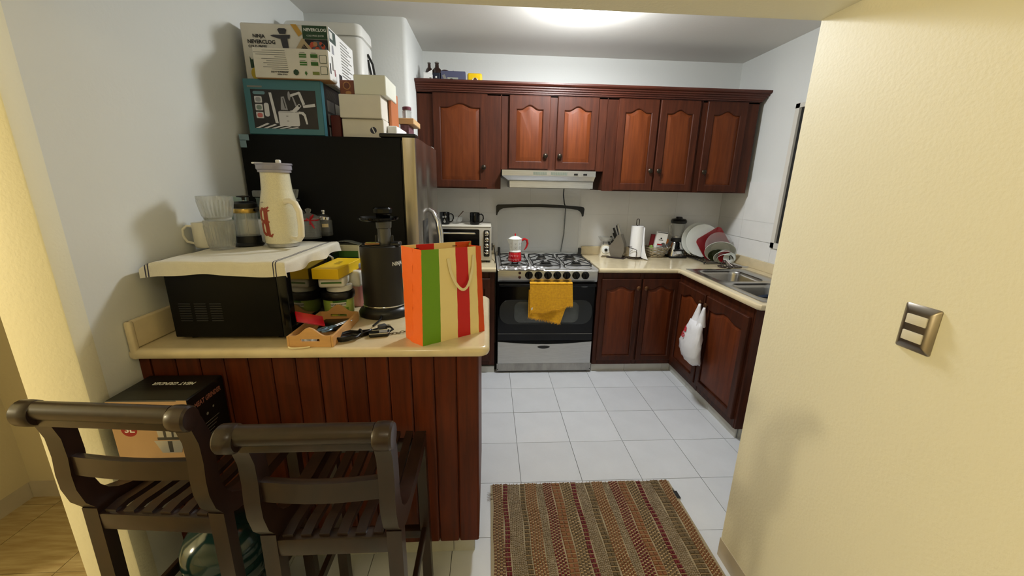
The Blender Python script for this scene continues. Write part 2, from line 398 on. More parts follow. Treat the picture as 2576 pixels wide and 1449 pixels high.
def door(parent, mtx, w, h, mf, mp, st=.058, top=None, arch=.035, knob=None, knobm=None, name='door'):
    th = .020; top = top or st+arch+.012
    inn, out = door_loops(w, h, st, top, arch)
    def at(l, y): return [mtx @ Vector((x, y, z)) for x, z in l]
    o2 = inset(out, .004, w, h); i2 = inset(inn, -.006, w, h)
    mb = MB().loft([at(out, 0), at(out, -th+.004), at(o2, -th), at(i2, -th), at(inn, -th+.004), at(inn, -th+.011)], True, False)
    org = ORG.get(parent.name)
    d = obj(name, mb, mf, parent, sharp=25)
    i3 = inset(inn, .004, w, h); i4 = inset(inn, .026, w, h); i5 = inset(inn, .030, w, h)
    obj('panel', MB().loft([at(inn, -th+.012), at(i3, -th+.011), at(i4, -th+.003), at(i5, -th+.002)], False, True), mp, d, sharp=20)
    if knob:
        kx, kz = knob; kb = MB().lathe([(.006, 0), (.006, .010), (.017, .014), (.019, .018), (.014, .023), (.006, .0255), (.0001, .026)], n=18, cap0=False)
        kb.tf(mtx @ Matrix.Translation((kx, -th, kz)) @ Matrix.Rotation(PI/2, 4, 'X')); obj('knob', kb, knobm or mat('bronze_knob', (52, 44, 34), .35, .7), d)
    return d
def I(x, y, z): return Matrix.Translation((x, y, z))
YF = .515                                     # face of the upper cabinets
UT = 2.195
def upper(label, x0, x1, z0, doors, wall_l=True):
    t = thing('wall_cabinet', label, 'cabinet', ((x0+x1)/2, YF+.2, z0))
    b = MB().box(x0, x0+.018, YF+.018, YB-.001, z0+.004, UT).box(x1-.018, x1, YF+.018, YB-.001, z0+.004, UT).box(x0+.018, x1-.018, YF+.018, YB-.001, z0+.004, z0+.022)
    b.box(x0+.018, x1-.018, YB-.02, YB-.001, z0+.022, UT).box(x0+.018, x1-.018, YF+.018, YB-.02, UT-.02, UT)
    obj('carcass', b, M_wood, t)
    # face frame: stiles between the doors
    ed = [x0]+[v for d in doors for v in (d[0]+.012, d[1]-.012)]+[x1]
    fb = MB()
    for a, c in zip(ed[::2], ed[1::2]):
        if c-a > .003: fb.rbox(a+.0005, c-.0005, YF, YF+.018, z0, UT, .0015, 1)
    for d in doors:
        fb.box(d[0]+.0125, d[1]-.0125, YF+.002, YF+.018, z0, z0+.03).box(d[0]+.0125, d[1]-.0125, YF+.002, YF+.018, UT-.03, UT)
    obj('face_frame', fb, M_wood, t)
    for d in doors:
        dx0, dx1, kn = d[:3]; ang = d[3] if len(d) > 3 else 0
        w_, h_ = dx1-dx0, UT-.006-(z0+.008)
        mt = I(dx0, YF-.001, z0+.008)
        if ang: mt = I(dx1, YF-.001, z0+.008) @ Matrix.Rotation(ang, 4, 'Z') @ I(-w_, 0, 0)
        dd = door(t, mt, w_, h_, M_wood, M_woodp, knob=(w_-.028 if kn == 'r' else .028, .155 if z0 < 1.6 else .10), arch=.030)
    return t
upper('tall mahogany wall cabinet with one arched door beside the fridge', -.722, -.083, 1.497, [(-.603, -.190, 'r')])
upper('short mahogany wall cabinet with two doors above the range hood', -.082, .742, 1.648, [(-.022, .293, 'r'), (.350, .672, 'l')])
upper('tall mahogany wall cabinet with two doors and a gap between them, right of the hood', .743, 1.497, 1.497, [(.828, 1.147, 'r'), (1.160, 1.478, 'l')])
upper('tall dark mahogany wall cabinet with one door at the window end', 1.498, 1.962, 1.497, [(1.536, 1.862, 'l')])
# crown moulding
prof = [(0, 0), (.0, .014), (.012, .016), (.012, .024), (.020, .028), (.020, .036), (.030, .042), (.030, .050), (.041, .056), (.041, .064), (.055, .070), (.062, .078), (.062, .090), (-.02, .090), (-.02, 0)]
cb = MB().sweep([((-.722, YF, UT-.012), (-.0, -1, 0), (0, 0, 1)), ((1.964, YF, UT-.012), (1, -1, 0), (0, 0, 1)), ((1.964, YB-.002, UT-.012), (1, 0, 0), (0, 0, 1))], prof)
cm = obj('crown_molding', cb, M_woodh, sharp=20); tag(cm, 'stepped mahogany crown moulding along the top of the wall cabinets', 'moulding')
obj('top_board', MB().box(-.722, 1.96, YF-.045, YB-.002, UT+.066, UT+.078), M_woodh, cm)
ZCROWN = UT+.078

# base cabinets
YBF = .27                                    # face of the back run
def basecab(name, label, x0, x1, doors, endL=False):
    t = thing(name, label, 'cabinet', ((x0+x1)/2, YBF+.3, .07))
    obj('carcass', MB().box(x0, x1, YBF+.018, YB-.002, .07, .868), M_wbase, t)
    ed = [x0]+[v for d in doors for v in (d[0]+.01, d[1]-.01)]+[x1]; fb = MB()
    for a, c in zip(ed[::2], ed[1::2]): fb.rbox(a+.0005, c-.0005, YBF, YBF+.0175, .07, .868, .0015, 1)
    for d in doors: fb.box(d[0]+.011, d[1]-.011, YBF+.002, YBF+.0175, .81, .868).box(d[0]+.011, d[1]-.011, YBF+.002, YBF+.0175, .07, .12)
    obj('face_frame', fb, M_wbase, t)
    for d in doors:
        door(t, I(d[0], YBF-.001, .112), d[1]-d[0], .706, M_wbase, M_wbasep, st=.046, arch=.030, top=.088, knob=(d[1]-d[0]-.024 if d[2] == 'r' else .024, .635), knobm=mat('brass_knob_dull', (96, 62, 36), .35, .6))
    return t
basecab('base_cabinet', 'mahogany base cabinet between the fridge and the stove', -.722, -.128, [(-.66, -.42, 'r'), (-.405, -.165, 'l')])
basecab('base_cabinet', 'mahogany base cabinet with two arched doors to the right of the stove', .698, 1.386, [(.729, 1.050, 'r'), (1.066, 1.372, 'l')])
t = thing('base_cabinet', 'mahogany sink base cabinet under the sink with a bag hung on its doors', 'cabinet', (1.7, -.2, .07))
XS = 1.37
obj('carcass', MB().box(XS+.02, XR-.001, -.650, -.632, .07, .868).box(XS+.02, XR-.001, .24, .2685, .07, .868).box(XS+.02, XR-.01, -.632, .24, .07, .09).box(XR-.03, XR-.01, -.632, .24, .09, .868), M_wbase, t)
fb = MB()
for a, c in ((-.652, -.634), (-.190, -.160), (.238, .268)): fb.box(XS, XS+.018, a, c, .07, .868)
fb.box(XS+.002, XS+.018, -.634, .238, .80, .868).box(XS+.002, XS+.018, -.634, .238, .07, .135)
obj('face_frame', fb, M_wbase, t)
for y1, y0, kn in ((.232, -.166, 'r'), (-.184, -.640, 'l')):
    w_ = y1-y0; mt = I(XS-.001, y1, .125) @ Matrix.Rotation(-PI/2, 4, 'Z')
    door(t, mt, w_, .68, M_wbase, M_wbasep, st=.050, arch=.032, top=.092, knob=(w_-.025 if kn == 'r' else .025, .618), knobm=mat('brass_knob_dull', (96, 62, 36), .35, .6))
obj('end_panel', MB().rbox(1.372, XR-.002, -.667, -.652, .07, .868, .002, 1), M_wbase, t)

# countertops of the back and right run
ZT, TH = .905, .036
EDG = [(0, 0), (-.010, -.001), (-.016, -.006), (-.018, -.014), (-.018, -.024), (-.014, -.032), (-.006, -.036), (0, -.036)]
t = thing('countertop', 'short cream countertop left of the stove under the toaster oven', 'countertop', (-.42, .55, ZT-TH))
mb = MB().box(-.722, -.119, .258, YB-.004, ZT-TH, ZT)
mb.sweep([((-.722, .258, ZT), (0, 1, 0), (0, 0, 1)), ((-.119, .258, ZT), (0, 1, 0), (0, 0, 1))], EDG)
obj('slab', mb, M_counter, t)
obj('backsplash', MB().rbox(-.722, -.119, YB-.026, YB-.009, ZT, ZT+.08, .004, 2), M_counter, t)
t = thing('countertop', 'L-shaped cream countertop around the corner with the sink', 'countertop', (1.4, .55, ZT-TH))
SX0, SX1, SY0, SY1 = 1.41, 1.875, -.655, .225
mb = MB().box(.697, XR-.009, .258, YB-.009, ZT-TH, ZT)
mb.box(1.36, SX0, -.702, .258, ZT-TH, ZT).box(SX1, XR-.009, -.702, .258, ZT-TH, ZT).box(SX0, SX1, -.702, SY0, ZT-TH, ZT).box(SX0, SX1, SY1, .258, ZT-TH, ZT)
A = lambda x, y, vx, vy: ((x, y, ZT), (vx, vy, 0), (0, 0, 1))
mb.sweep([A(.697, .258, 0, 1), A(1.335, .258, 0, 1), A(1.353, .250, .75, .9), A(1.36, .232, 1, 0), A(1.36, -.690, 1, 0), A(1.372, -.702, .9, .9), A(XR-.009, -.702, 0, 1)], EDG)
obj('slab', mb, M_counter, t)
obj('backsplash', MB().rbox(.697, XR-.009, YB-.026, YB-.009, ZT, ZT+.078, .004, 2).rbox(XR-.026, XR-.009, -.70, YB-.0265, ZT, ZT+.078, .004, 2), M_counter, t)

# sink: a steel top with two bowls
t = thing('kitchen_sink', 'stainless steel double bowl sink set in the cream corner countertop', 'sink', (1.64, -.21, ZT))
mb = MB()
def cell(mb, x0, x1, y0, y1, hx, hy, cx, cy, r, zt, depth, ins):
    n = 40; inner = rr(hx, hy, r, 9, (cx, cy))
    outer = []
    for a, b in inner:
        dx, dy = a-cx, b-cy
        tx = ((x1-cx)/dx if dx > 0 else (x0-cx)/dx) if abs(dx) > 1e-9 else 1e9
        ty = ((y1-cy)/dy if dy > 0 else (y0-cy)/dy) if abs(dy) > 1e-9 else 1e9
        k = min(tx, ty); outer.append((cx+dx*k, cy+dy*k))
    # put the true corners in
    for X_, Y_ in ((x0, y0), (x0, y1), (x1, y0), (x1, y1)):
        kk = min(range(len(outer)), key=lambda q: (outer[q][0]-X_)**2+(outer[q][1]-Y_)**2); outer[kk] = (X_, Y_)
    L = [[(a, b, zt) for a, b in outer], [(a, b, zt) for a, b in inner]]
    for d, z in ((.004, -.002), (.009, -.010), (.012, -.03), (.020, -depth*.7), (.030, -depth*.93), (.050, -depth), (.11, -depth-.004)):
        rr_ = max(.01, r-d*.4); L.append([(a, b, zt+z) for a, b in rr(hx-d, hy-d, rr_, 9, (cx, cy))])
    mb.loft(L, False, True)
z1 = ZT+.004
cell(mb, SX0-.012, SX1+.012, -.212, SY1+.012, .170, .183, 1.615, .008, .075, z1, .15, 0)
cell(mb, SX0-.012, SX1+.012, SY0-.012, -.212, .170, .193, 1.615, -.425, .075, z1, .15, 0)
mb.box(SX0-.014, SX1+.014, SY1+.012, SY1+.015, ZT, z1).box(SX0-.014, SX0-.0125, SY0-.012, SY1+.015, ZT, z1).box(SX0-.014, SX1+.014, SY0-.015, SY0-.012, ZT, z1).box(SX1+.0125, SX1+.014, SY0-.012, SY1+.015, ZT, z1)
obj('basin', mb, M_steels, t, sharp=60)
for cy in (.008, -.425): obj('drain', MB().lathe([(.038, 0), (.040, .003), (.030, .004), (.020, .001), (.001, .001)], (1.615, cy, z1-.153), 20), M_chrome, t)
t = thing('kitchen_faucet', 'small chrome faucet behind the sink at the wall', 'faucet', (1.93, -.10, ZT))
obj('body', MB().lathe([(.024, 0), (.024, .012), (.016, .02), (.014, .075)], (1.935, -.20, ZT), 16), M_chrome, t)
obj('spout', MB().tube([(1.935, -.20, ZT+.03), (1.93, -.20, ZT+.10), (1.90, -.21, ZT+.13), (1.84, -.22, ZT+.13), (1.80, -.22, ZT+.11)], .011, 10), M_chrome, t)
obj('handle', MB().lathe([(.014, 0), (.019, .008), (.019, .024), (.012, .030)], (1.945, -.03, ZT+.055), 14).cyl((1.945, -.03, ZT), (1.945, -.03, ZT+.06), .010), M_chrome, t)
c = obj('sponge_cloth', MB().grid(lambda u, v: (1.50+.24*u, -.63+.15*v+.01*math.sin(9*u), z1-.004-.05*u*v+.012*math.sin(7*u+5*v)), 16, 12, .006), mat('navy_cloth', (22, 36, 54), .85, bump=.5))
tag(c, 'dark blue cloth draped over the near edge of the sink', 'cloth')
# ================================================================== RANGE HOOD
t = thing('range_hood', 'stainless steel range hood under the short wall cabinet above the stove', 'range hood', (.295, .65, 1.51))
def ringx(x0, x1, y0, y1, z): return [(x0, y0, z), (x1, y0, z), (x1, y1, z), (x0, y1, z)]
obj('body', MB().loft([ringx(-.075, .665, .440, YB-.01, 1.645), ringx(-.075, .665, .440, YB-.01, 1.603), ringx(-.073, .663, .444, YB-.01, 1.600), ringx(-.022, .660, .476, YB-.01, 1.566), ringx(-.014, .656, .472, YB-.01, 1.560), ringx(-.012, .656, .470, YB-.01, 1.512)]), M_steel, t, sharp=15)
for x0, n in ((.17, 5), (.31, 6)):
    vb = MB()
    for k in range(n*3): vb.box(x0+k*.0072, x0+k*.0072+.0042, .4385, .4405, 1.611, 1.633)
    obj('vent', vb, mat('vent_green_grey', (98, 112, 100), .5), t)
for x0 in (.492, .566): obj('switch', MB().rbox(x0, x0+.030, .434, .4405, 1.612, 1.626, .002, 1), M_black, t)
obj('filter', MB().box(.0, .63, .49, .86, 1.508, 1.5115), M_inkg, t)

# ================================================================== STOVE
SXA, SXB, SF = -.112, .692, .262
t = thing('gas_stove', 'stainless and black gas stove with seven knobs between the cabinets', 'stove', ((SXA+SXB)/2, .5, 0))
obj('body', MB().box(SXA+.006, SXB-.008, SF+.02, .875, .02, .885).box(SXA+.02, SXA+.06, SF+.1, SF+.14, 0, .02).box(SXB-.06, SXB-.02, SF+.1, SF+.14, 0, .02).box(SXA+.02, SXA+.06, .8, .84, 0, .02).box(SXB-.06, SXB-.02, .8, .84, 0, .02), M_blackm, t)
# control panel, rounded lower left and right
prof = [(.000, .896), (-.030, .892), (-.038, .884), (-.043, .850), (-.043, .812), (-.036, .798), (-.020, .790), (0, .788)]
obj('control_panel', MB().loft([[(x, SF+.02+a, z if 0 <= e < 9 else z) for a, z in prof] for e, x in enumerate((SXA+.008, SXB-.008))]), M_steel, t, sharp=30)
KX = [.138, .213, .288, .362, .437, .512, .586]
for x in KX:
    kb = MB().lathe([(.031, 0), (.031, .003), (.0275, .005), (.027, .016), (.024, .020), (.0001, .021)], n=24, cap0=False)
    kb.tf(I(x, SF-.0235, .8505) @ Matrix.Rotation(PI/2, 4, 'X')); k = obj('knob', kb, M_blackg, t)
    a = R.uniform(-.3, .3); pb = MB().rbox(-.006, .006, -.012, 0, -.024, .024, .003, 2).tf(I(x, SF-.044, .8505) @ Matrix.Rotation(a, 4, 'Y')); obj('grip', pb, M_blackg, k)
for z in (.868, .833):
    obj('button', MB().lathe([(.011, 0), (.011, .006), (.008, .008), (.0001, .008)], n=14, cap0=False).tf(I(.066, SF-.0235, z) @ Matrix.Rotation(PI/2, 4, 'X')), mat('button_dark_red', (56, 20, 16), .3), t)
# oven door
od = obj('oven_door', MB().rbox(SXA+.01, SXB-.012, SF-.006, SF+.02, .292, .765, .004, 2), M_blackg, t)
obj('outer_window', MB().loft([[(x, SF-.0065, z) for x, z in rr(.378, .104, .085, 8, (.288, .540))], [(x, SF-.0085, z) for x, z in rr(.376, .102, .083, 8, (.288, .540))]]), mat('oven_glass_dark', (34, 38, 40), .25), od)
obj('inner_window', MB().loft([[(x, SF-.0088, z) for x, z in rr(.262, .088, .05, 8, (.292, .540))], [(x, SF-.0100, z) for x, z in rr(.26, .086, .048, 8, (.292, .540))]]), mat('oven_glass_inner', (84, 88, 86), .25, noise=.35, nscale=5), od)
obj('lower_trim', MB().box(SXA+.012, SXB-.014, SF-.0075, SF-.006, .352, .355), M_inkg, od)
obj('badge', MB().loft([[(.590+.030*math.cos(a)*s_, SF-.0065-h, .757+.006*math.sin(a)*s_) for a in [2*PI*k/20 for k in range(20)]] for s_, h in ((1, 0), (1, .0015), (.8, .002))]), M_steel, od)
oh = obj('handle', MB().rbox(SXA+.012, SXB-.014, SF-.052, SF-.028, .764, .784, .008, 3), M_blackg, od)
for x in (SXA+.05, SXB-.06): obj('bracket', MB().box(x-.012, x+.012, SF-.03, SF-.005, .762, .778), M_blackg, oh)
obj('kick_plate', MB().box(SXA+.01, SXB-.012, SF, SF+.02, .245, .288), M_blackm, t)
# drawer with a curved top edge and a handle slot
n = 16; top = [(SXA+.012+(SXB-SXA-.024)*k/n, .282-.022*math.sin(PI*k/n)) for k in range(n+1)]
pl = [(SXA+.012, .088), (SXB-.012, .088)]+top[::-1]
dr = obj('drawer', MB().prism(pl, (0, SF-.004, 0), (1, 0, 0), (0, 0, 1), 0, -.018), M_steel, t, sharp=20)
obj('slot', MB().loft([[(.28+.052*math.cos(a), SF-.0045-h, .238+(.008 if math.sin(a) > 0 else .017)*math.sin(a)) for a in [2*PI*k/24 for k in range(24)]] for h in (0, .0012)]), M_black, dr)
obj('skirt', MB().box(SXA+.004, SXB-.004, SF-.002, SF+.016, .020, .086), mat('worn_steel', (168, 166, 162), .45, 1, noise=.25, nscale=7, stretch=(2, 1, .7)), t)
for x in (SXA+.012, SXB-.012): obj('screw', MB().cyl((x, SF-.001, .035), (x, SF-.006, .035), .004, n=8), M_black, t)
# cooktop with crumpled foil
def ctop(u, v):
    x = SXA+.002+(SXB-SXA-.004)*u; y = SF-.016+(.60)*v; e = min(u, 1-u)*8; f = min(1, e, v*14, (1-v)*10)
    return (x, y, .896+.012*min(1, 6*min(u, 1-u))*min(1, v*12)*(1 if v < .97 else .4)+.0035*math.sin(61*u+13*v)*math.sin(47*v+5*u)*f)
obj('cooktop', MB().grid(ctop, 60, 40, .012), M_foil, t, sharp=80)
BZ = .912
for x, y, r in ((.029, .30, .034), (.029, .62, .042), (.282, .345, .048), (.285, .64, .036), (.531, .355, .040), (.534, .64, .045)):
    b = obj('burner', MB().lathe([(r*1.25, 0), (r*1.22, .004), (r, .006), (r*.98, .016), (r*.6, .018), (.001, .018)], (x, y, BZ-.004), 24), mat('burner_alloy', (110, 108, 104), .4, 1), t)
    obj('cap', MB().lathe([(r*.8, 0), (r*.82, .006), (r*.5, .009), (.001, .009)], (x, y, BZ+.014), 24), M_iron, b)
GZ = .942
for cx in (.029, .283, .533):
    g = MB(); hx, y0, y1 = .108, .245, .735
    g.tube([(x, y, GZ-.012) for x, y in rr(hx, (y1-y0)/2, .04, 5, (cx, (y0+y1)/2))], .0042, 6, closed=True)
    for yb_ in (.365 if cx > .1 else .30, .64):
        for a in range(4):
            an = PI/4+a*PI/2; c_, s_ = math.cos(an), math.sin(an)
            p0 = Vector((cx+c_*.022, yb_+s_*.022, GZ)); p1 = Vector((cx+c_*.075, yb_+s_*.075, GZ)); p2 = Vector((cx+c_*.108/.99, max(y0, min(y1, yb_+s_*.125)), GZ-.012))
            p2.x = cx+math.copysign(hx, c_); g.tube([p0, p1, p1+Vector((c_*.006, s_*.006, -.002)), p2], .0038, 6)
    for x in (cx-hx, cx+hx):
        for y in (y0+.05, y1-.05): g.tube([(x, y, GZ-.012), (x, y, BZ-.004)], .004, 6)
    for y in (y0+.09, y1-.1):
        g.tube([(cx-hx, y, GZ-.012), (cx-hx*.98, y, GZ+.008), (cx-hx*.75, y, GZ+.004)], .0035, 6)
        g.tube([(cx+hx, y, GZ-.012), (cx+hx*.98, y, GZ+.008), (cx+hx*.75, y, GZ+.004)], .0035, 6)
    obj('grate', g, M_iron, t)
# raised glass lid with a black top rail
LY0 = .845
obj('lid_glass', MB().loft([[(x, y, z) for x, z in rr(.382, .222, .06, 8, (.288, 1.135))] for y in (LY0, LY0+.005)]), M_lidglass, t)
P = [(-.112, 1.268), (-.102, 1.262), (-.096, 1.285), (-.078, 1.312), (-.05, 1.325), (0, 1.332), (.1, 1.338), (.288, 1.341), (.476, 1.336), (.576, 1.328), (.626, 1.320), (.652, 1.306), (.668, 1.284), (.674, 1.262), (.684, 1.266), (.690, 1.330), (.682, 1.345), (.660, 1.350), (.476, 1.362), (.288, 1.368), (.1, 1.365), (-.05, 1.360), (-.098, 1.358), (-.112, 1.345)]
obj('lid_rail', MB().prism(P, (0, LY0-.010, 0), (1, 0, 0), (0, 0, 1), -.022, 0), M_black, t)
for x in (-.083, .668): obj('hinge', MB().rbox(x-.012, x+.012, LY0-.022, LY0+.014, .895, .975, .006, 2), M_black, t)
obj('back_rim', MB().rbox(SXA+.004, SXB-.004, .855, .885, .88, .925, .004, 2), M_steel, t)
# crumpled foil sheet on the front edge of the cooktop
fo = obj('foil_sheet', MB().grid(lambda u, v: (SXA+.02+.35*u, SF-.038+.045*v, .900+.013*v+.004*math.sin(31*u)*math.sin(9*v+3*u)+.003*math.cos(60*u+7*v)), 40, 8, .0015), M_foil, sharp=80)
tag(fo, 'crumpled strip of aluminium foil on the front left edge of the stove', 'foil')

# yellow towel on the oven handle: front panel, fold over the bar, longer tail behind
ym = mat('mustard_waffle_cloth', (232, 172, 6), .9, rgb2=(208, 146, 4), nscale=60, wave=.45, wscale=60, wdir='Z', sheen=.3)
t = thing('kitchen_towel', 'mustard yellow fringed towel hanging over the oven door handle', 'towel', (.31, SF-.06, .60))
HB = SF-.040
def tow(u, v):     # v 0 front bottom .. over the bar .. behind
    x = .146+.340*u
    if v < .5:
        k = v/.5; zb = .545+.062*u+.01*math.sin(16*u); z = zb+(.792-zb)*k; y = HB-.022-.004*math.sin(13*u)*(1-k)
        x += (.022-.0*u)*(1-k)*(1-u)-.0*(1-k)
    elif v < .62:
        a = PI*(v-.5)/.12; y = HB-.022*math.cos(a); z = .792+.006*math.sin(a)
        return (x, y, z)
    else:
        k = (v-.62)/.38; zb = .512-.045*min(1, u/.78)+(.10 if u > .80 else 0); z = .792-(.792-zb)*k; y = HB-.0205+.0*k; y = HB-.012
        x = .146+.340*u-(.012*k if u < .5 else .10*k*(u-.5)*2)
    return (x, y, z)
def tow_front(u, v):
    zb = .546+.066*u**1.5+.006*math.sin(16*u); z = zb+(.790-zb)*v
    return (.144+.010*(1-v)*(1-u)+(.336+.012*(1-v))*u, HB-.018-.005*math.sin(3+11*u)*(1-v)-.002, z)
def tow_back(u, v):
    zb = .515-.055*u; z = zb+(.74-zb)*v
    return (.138+(.262+.08*v)*u, HB-.0105-.004*math.sin(9*u), z)
def tow_top(u, v):
    a = PI*u; return (.144+.336*v, HB-.019*math.cos(a)*1.0, .790+.008*math.sin(a))
cl = obj('cloth', MB().grid(tow_front, 34, 20, .003).grid(tow_top, 10, 24, .003).grid(tow_back, 30, 16, .003), ym, t, sharp=80)
fr = MB()
for fn, n in ((tow_front, 60), (tow_back, 52)):
    for k in range(n):
        p = Vector(fn((k+.5)/n, 0)); q = p+Vector((R.uniform(-.004, .004), R.uniform(-.003, 0), -R.uniform(.010, .020))); fr.tube([p, (p+q)/2+Vector((R.uniform(-.002, .002), 0, 0)), q], [.0022, .0018, .0009], 4)
f = obj('fringe', fr, ym, t); f['kind'] = 'stuff'
obj('care_tag', MB().prism([(0, 0), (.011, .008), (.011, .026), (0, .018)], (.160, HB-.027, .575), (1, 0, 0), (0, 0, 1), 0, .001), M_white, t)

# moka pot on the front left burner
cx, cy, cz = .031, .325, .9455
t = thing('moka_pot', 'red and white stovetop coffee pot with a red curved handle on the left burner', 'coffee pot', (cx, cy, cz))
def octl(prof, tw=PI/8, n=8): return [[(cx+r*math.cos(tw+2*PI*k/n), cy+r*math.sin(tw+2*PI*k/n), cz+z) for k in range(n)] for r, z in prof]
obj('base', MB().lathe([(.045, 0), (.052, .004), (.053, .03), (.049, .068), (.046, .076)], (cx, cy, cz), 32), M_red, t)
obj('collar', MB().lathe([(.047, .076), (.048, .080), (.044, .090)], (cx, cy, cz), 32), M_whitec, t)
obj('upper_chamber', MB().loft(octl([(.042, .088), (.046, .096), (.053, .172), (.054, .176)])), M_whitec, t, sharp=20)
obj('spout', MB().loft([[(cx-.048, cy-.012, cz+.176), (cx-.066, cy, cz+.176), (cx-.048, cy+.012, cz+.176)], [(cx-.046, cy-.010, cz+.135), (cx-.048, cy, cz+.133), (cx-.046, cy+.010, cz+.135)]]), M_whitec, t)
obj('lid', MB().loft(octl([(.055, .176), (.056, .179), (.030, .194), (.008, .200)])), M_whitec, t, sharp=20)
obj('lid_knob', MB().lathe([(.006, .199), (.005, .206), (.007, .216), (.001, .220)], (cx, cy, cz), 12), M_red, t)
hp = [(cx+.052, cy, cz+.165), (cx+.072, cy, cz+.176), (cx+.092, cy, cz+.168), (cx+.098, cy, cz+.140), (cx+.088, cy, cz+.110), (cx+.072, cy, cz+.088)]
obj('handle', MB().tube(hp, [.009, .010, .010, .009, .007, .003], 10), M_red, t)
hb = MB()
for k in range(11):
    a = -PI*.95+k*.19*1.0; z = .020+.030*(k % 2); rad = .0535
    c0 = Vector((cx+rad*math.cos(a), cy+rad*math.sin(a), cz+z)); tv = Vector((-math.sin(a), math.cos(a), 0)); pts = []
    for q in range(14):
        th = 2*PI*q/14; hx_, hz_ = .5*math.sin(th)**3, (.40*math.cos(th)-.17*math.cos(2*th)-.05*math.cos(3*th)); pts.append(c0+tv*hx_*.013+Vector((0, 0, hz_*.015)))
    hb.tube(pts, .0006, 4, closed=True)
obj('heart_outline', hb, mat('pink_print', (240, 190, 196), .4), t)
hb = MB()
for side in range(5):
    a = PI/8+PI+side*PI/4+PI/8
    for z in (.115, .145):
        rad = .0475+(.0065)*(z-.096)/.076; c0 = Vector((cx+rad*.93*math.cos(a), cy+rad*.93*math.sin(a), cz+z)); tv = Vector((-math.sin(a), math.cos(a), 0)); pts = []
        for q in range(12):
            th = 2*PI*q/12; pts.append(c0+tv*.0065*math.sin(th)**3+Vector((math.cos(a), math.sin(a), 0))*.0008+Vector((0, 0, .0075*(math.cos(th)-.4*math.cos(2*th)))))
        hb.tube(pts, .0006, 4, closed=True)
obj('heart_outline', hb, M_inkg, t)

# black cable from the hood down behind the glass lid
c = obj('hood_cable', MB().tube([(.485, .80, 1.512), (.49, .835, 1.45), (.505, .85, 1.375), (.520, .858, 1.34), (.522, .875, 1.25), (.520, .878, 1.1), (.500, .875, .95), (.497, .873, .93)], .0055, 8), M_cord)
tag(c, 'black electric cable running from the range hood down behind the stove lid', 'cable')

# ================================================================== TOASTER OVEN, MUGS
t = thing('toaster_oven', 'steel toaster oven with four dials on the short countertop', 'toaster oven', (-.36, .56, ZT))
TOA = t
X0, X1, Y0, Y1, Z0, Z1 = -.60, -.154, .45, .78, ZT+.018, 1.195
obj('body', MB().rbox(X0, X1, Y0, Y1, Z0, Z1, .006, 2), mat('toaster_shell', (176, 172, 162), .4, .5), t)
obj('top_tray', MB().rbox(X0, X1-.004, Y0-.004, Y1, Z1+.001, Z1+.011, .004, 2), mat('cream_tray', (206, 200, 184), .5), t)
obj('door', MB().loft([[(x, Y0-h, z) for x, z in rr(.160, .118, .012, 4, (-.412, Z0+.138))] for h in (.0, .010)]), M_blackg, t)
obj('handle', MB().tube([(-.545, Y0-.012, Z1-.052), (-.535, Y0-.034, Z1-.045), (-.412, Y0-.042, Z1-.042), (-.290, Y0-.034, Z1-.045), (-.280, Y0-.012, Z1-.052)], .0075, 10), M_chrome, t)
obj('dial_panel', MB().loft([[(x, Y0-h, z) for x, z in rr(.024, .108, .010, 4, (-.194, Z0+.142))] for h in (.0, .006)]), M_black, t)
for k in range(4):
    z = Z1-.048-k*.050
    d = obj('dial', MB().lathe([(.019, 0), (.019, .004), (.015, .006), (.014, .018), (.0001, .019)], n=20, cap0=False).tf(I(-.194, Y0-.006, z) @ Matrix.Rotation(PI/2, 4, 'X')), M_chrome, t)
    obj('pointer', MB().rbox(-.004, .004, -.006, 0, -.014, .014, .002, 1).tf(I(-.194, Y0-.025, z) @ Matrix.Rotation(.3*k-.3, 4, 'Y')), M_steel, d)
for x in (X0+.03, X1-.03):
    for y in (Y0+.03, Y1-.03): obj('foot', MB().cyl((x, y, ZT), (x, y, ZT+.02), .016, n=12), M_black, t)
def mug(label, loc, rz, h, r, m, name='coffee_mug', group=None, hang=1):
    t = thing(name, label, 'mug', loc, rz, group, world=False)
    obj('cup', MB().lathe([(r*.86, 0), (r*.95, .004), (r, .012), (r, h-.002), (r-.001, h), (r-.004, h-.001), (r-.005, .012), (r-.012, .006), (.001, .006)], n=32), m, t)
    obj('handle', MB().tube([(r-.002, 0, h*.85), (r+.014, 0, h*.88), (r+.028, 0, h*.74), (r+.030, 0, h*.50), (r+.020, 0, h*.26), (r-.002, 0, h*.18)], .0052, 8), m, t)
    return t
ZM = Z1+.0112
m2 = mug('black coffee mug standing alone on the toaster oven, the right one', (-.293, .56, ZM), 0, .098, .041, M_blackg)
m1 = mug('black coffee mug with a grey face print, on the toaster oven beside the fridge', (-.540, .56, ZM), .15, .098, .041, M_blackg)
fp = MB()
for a, z, r in ((-1.9, .062, .008), (-1.45, .064, .008), (-1.7, .042, .004), (-1.65, .026, .010)):
    cc = Vector((.0416*math.cos(a), .0416*math.sin(a), z)); tv = Vector((-math.sin(a), math.cos(a), 0)); fp.add([cc+tv*r*math.cos(q*PI/5)+Vector((0, 0, r*1.1*math.sin(q*PI/5))) for q in range(10)], [tuple(range(10))])
obj('print', fp, M_inkg, m1)
t = thing('glass_bowl', 'clear glass bowl with a spoon behind the black mugs on the toaster oven', 'bowl', (-.46, .63, ZM))
obj('bowl', MB().lathe([(.025, 0), (.05, .02), (.060, .055), (.058, .055), (.047, .022), (.001, .004)], (-.455, .64, ZM), 28), M_glass, t)
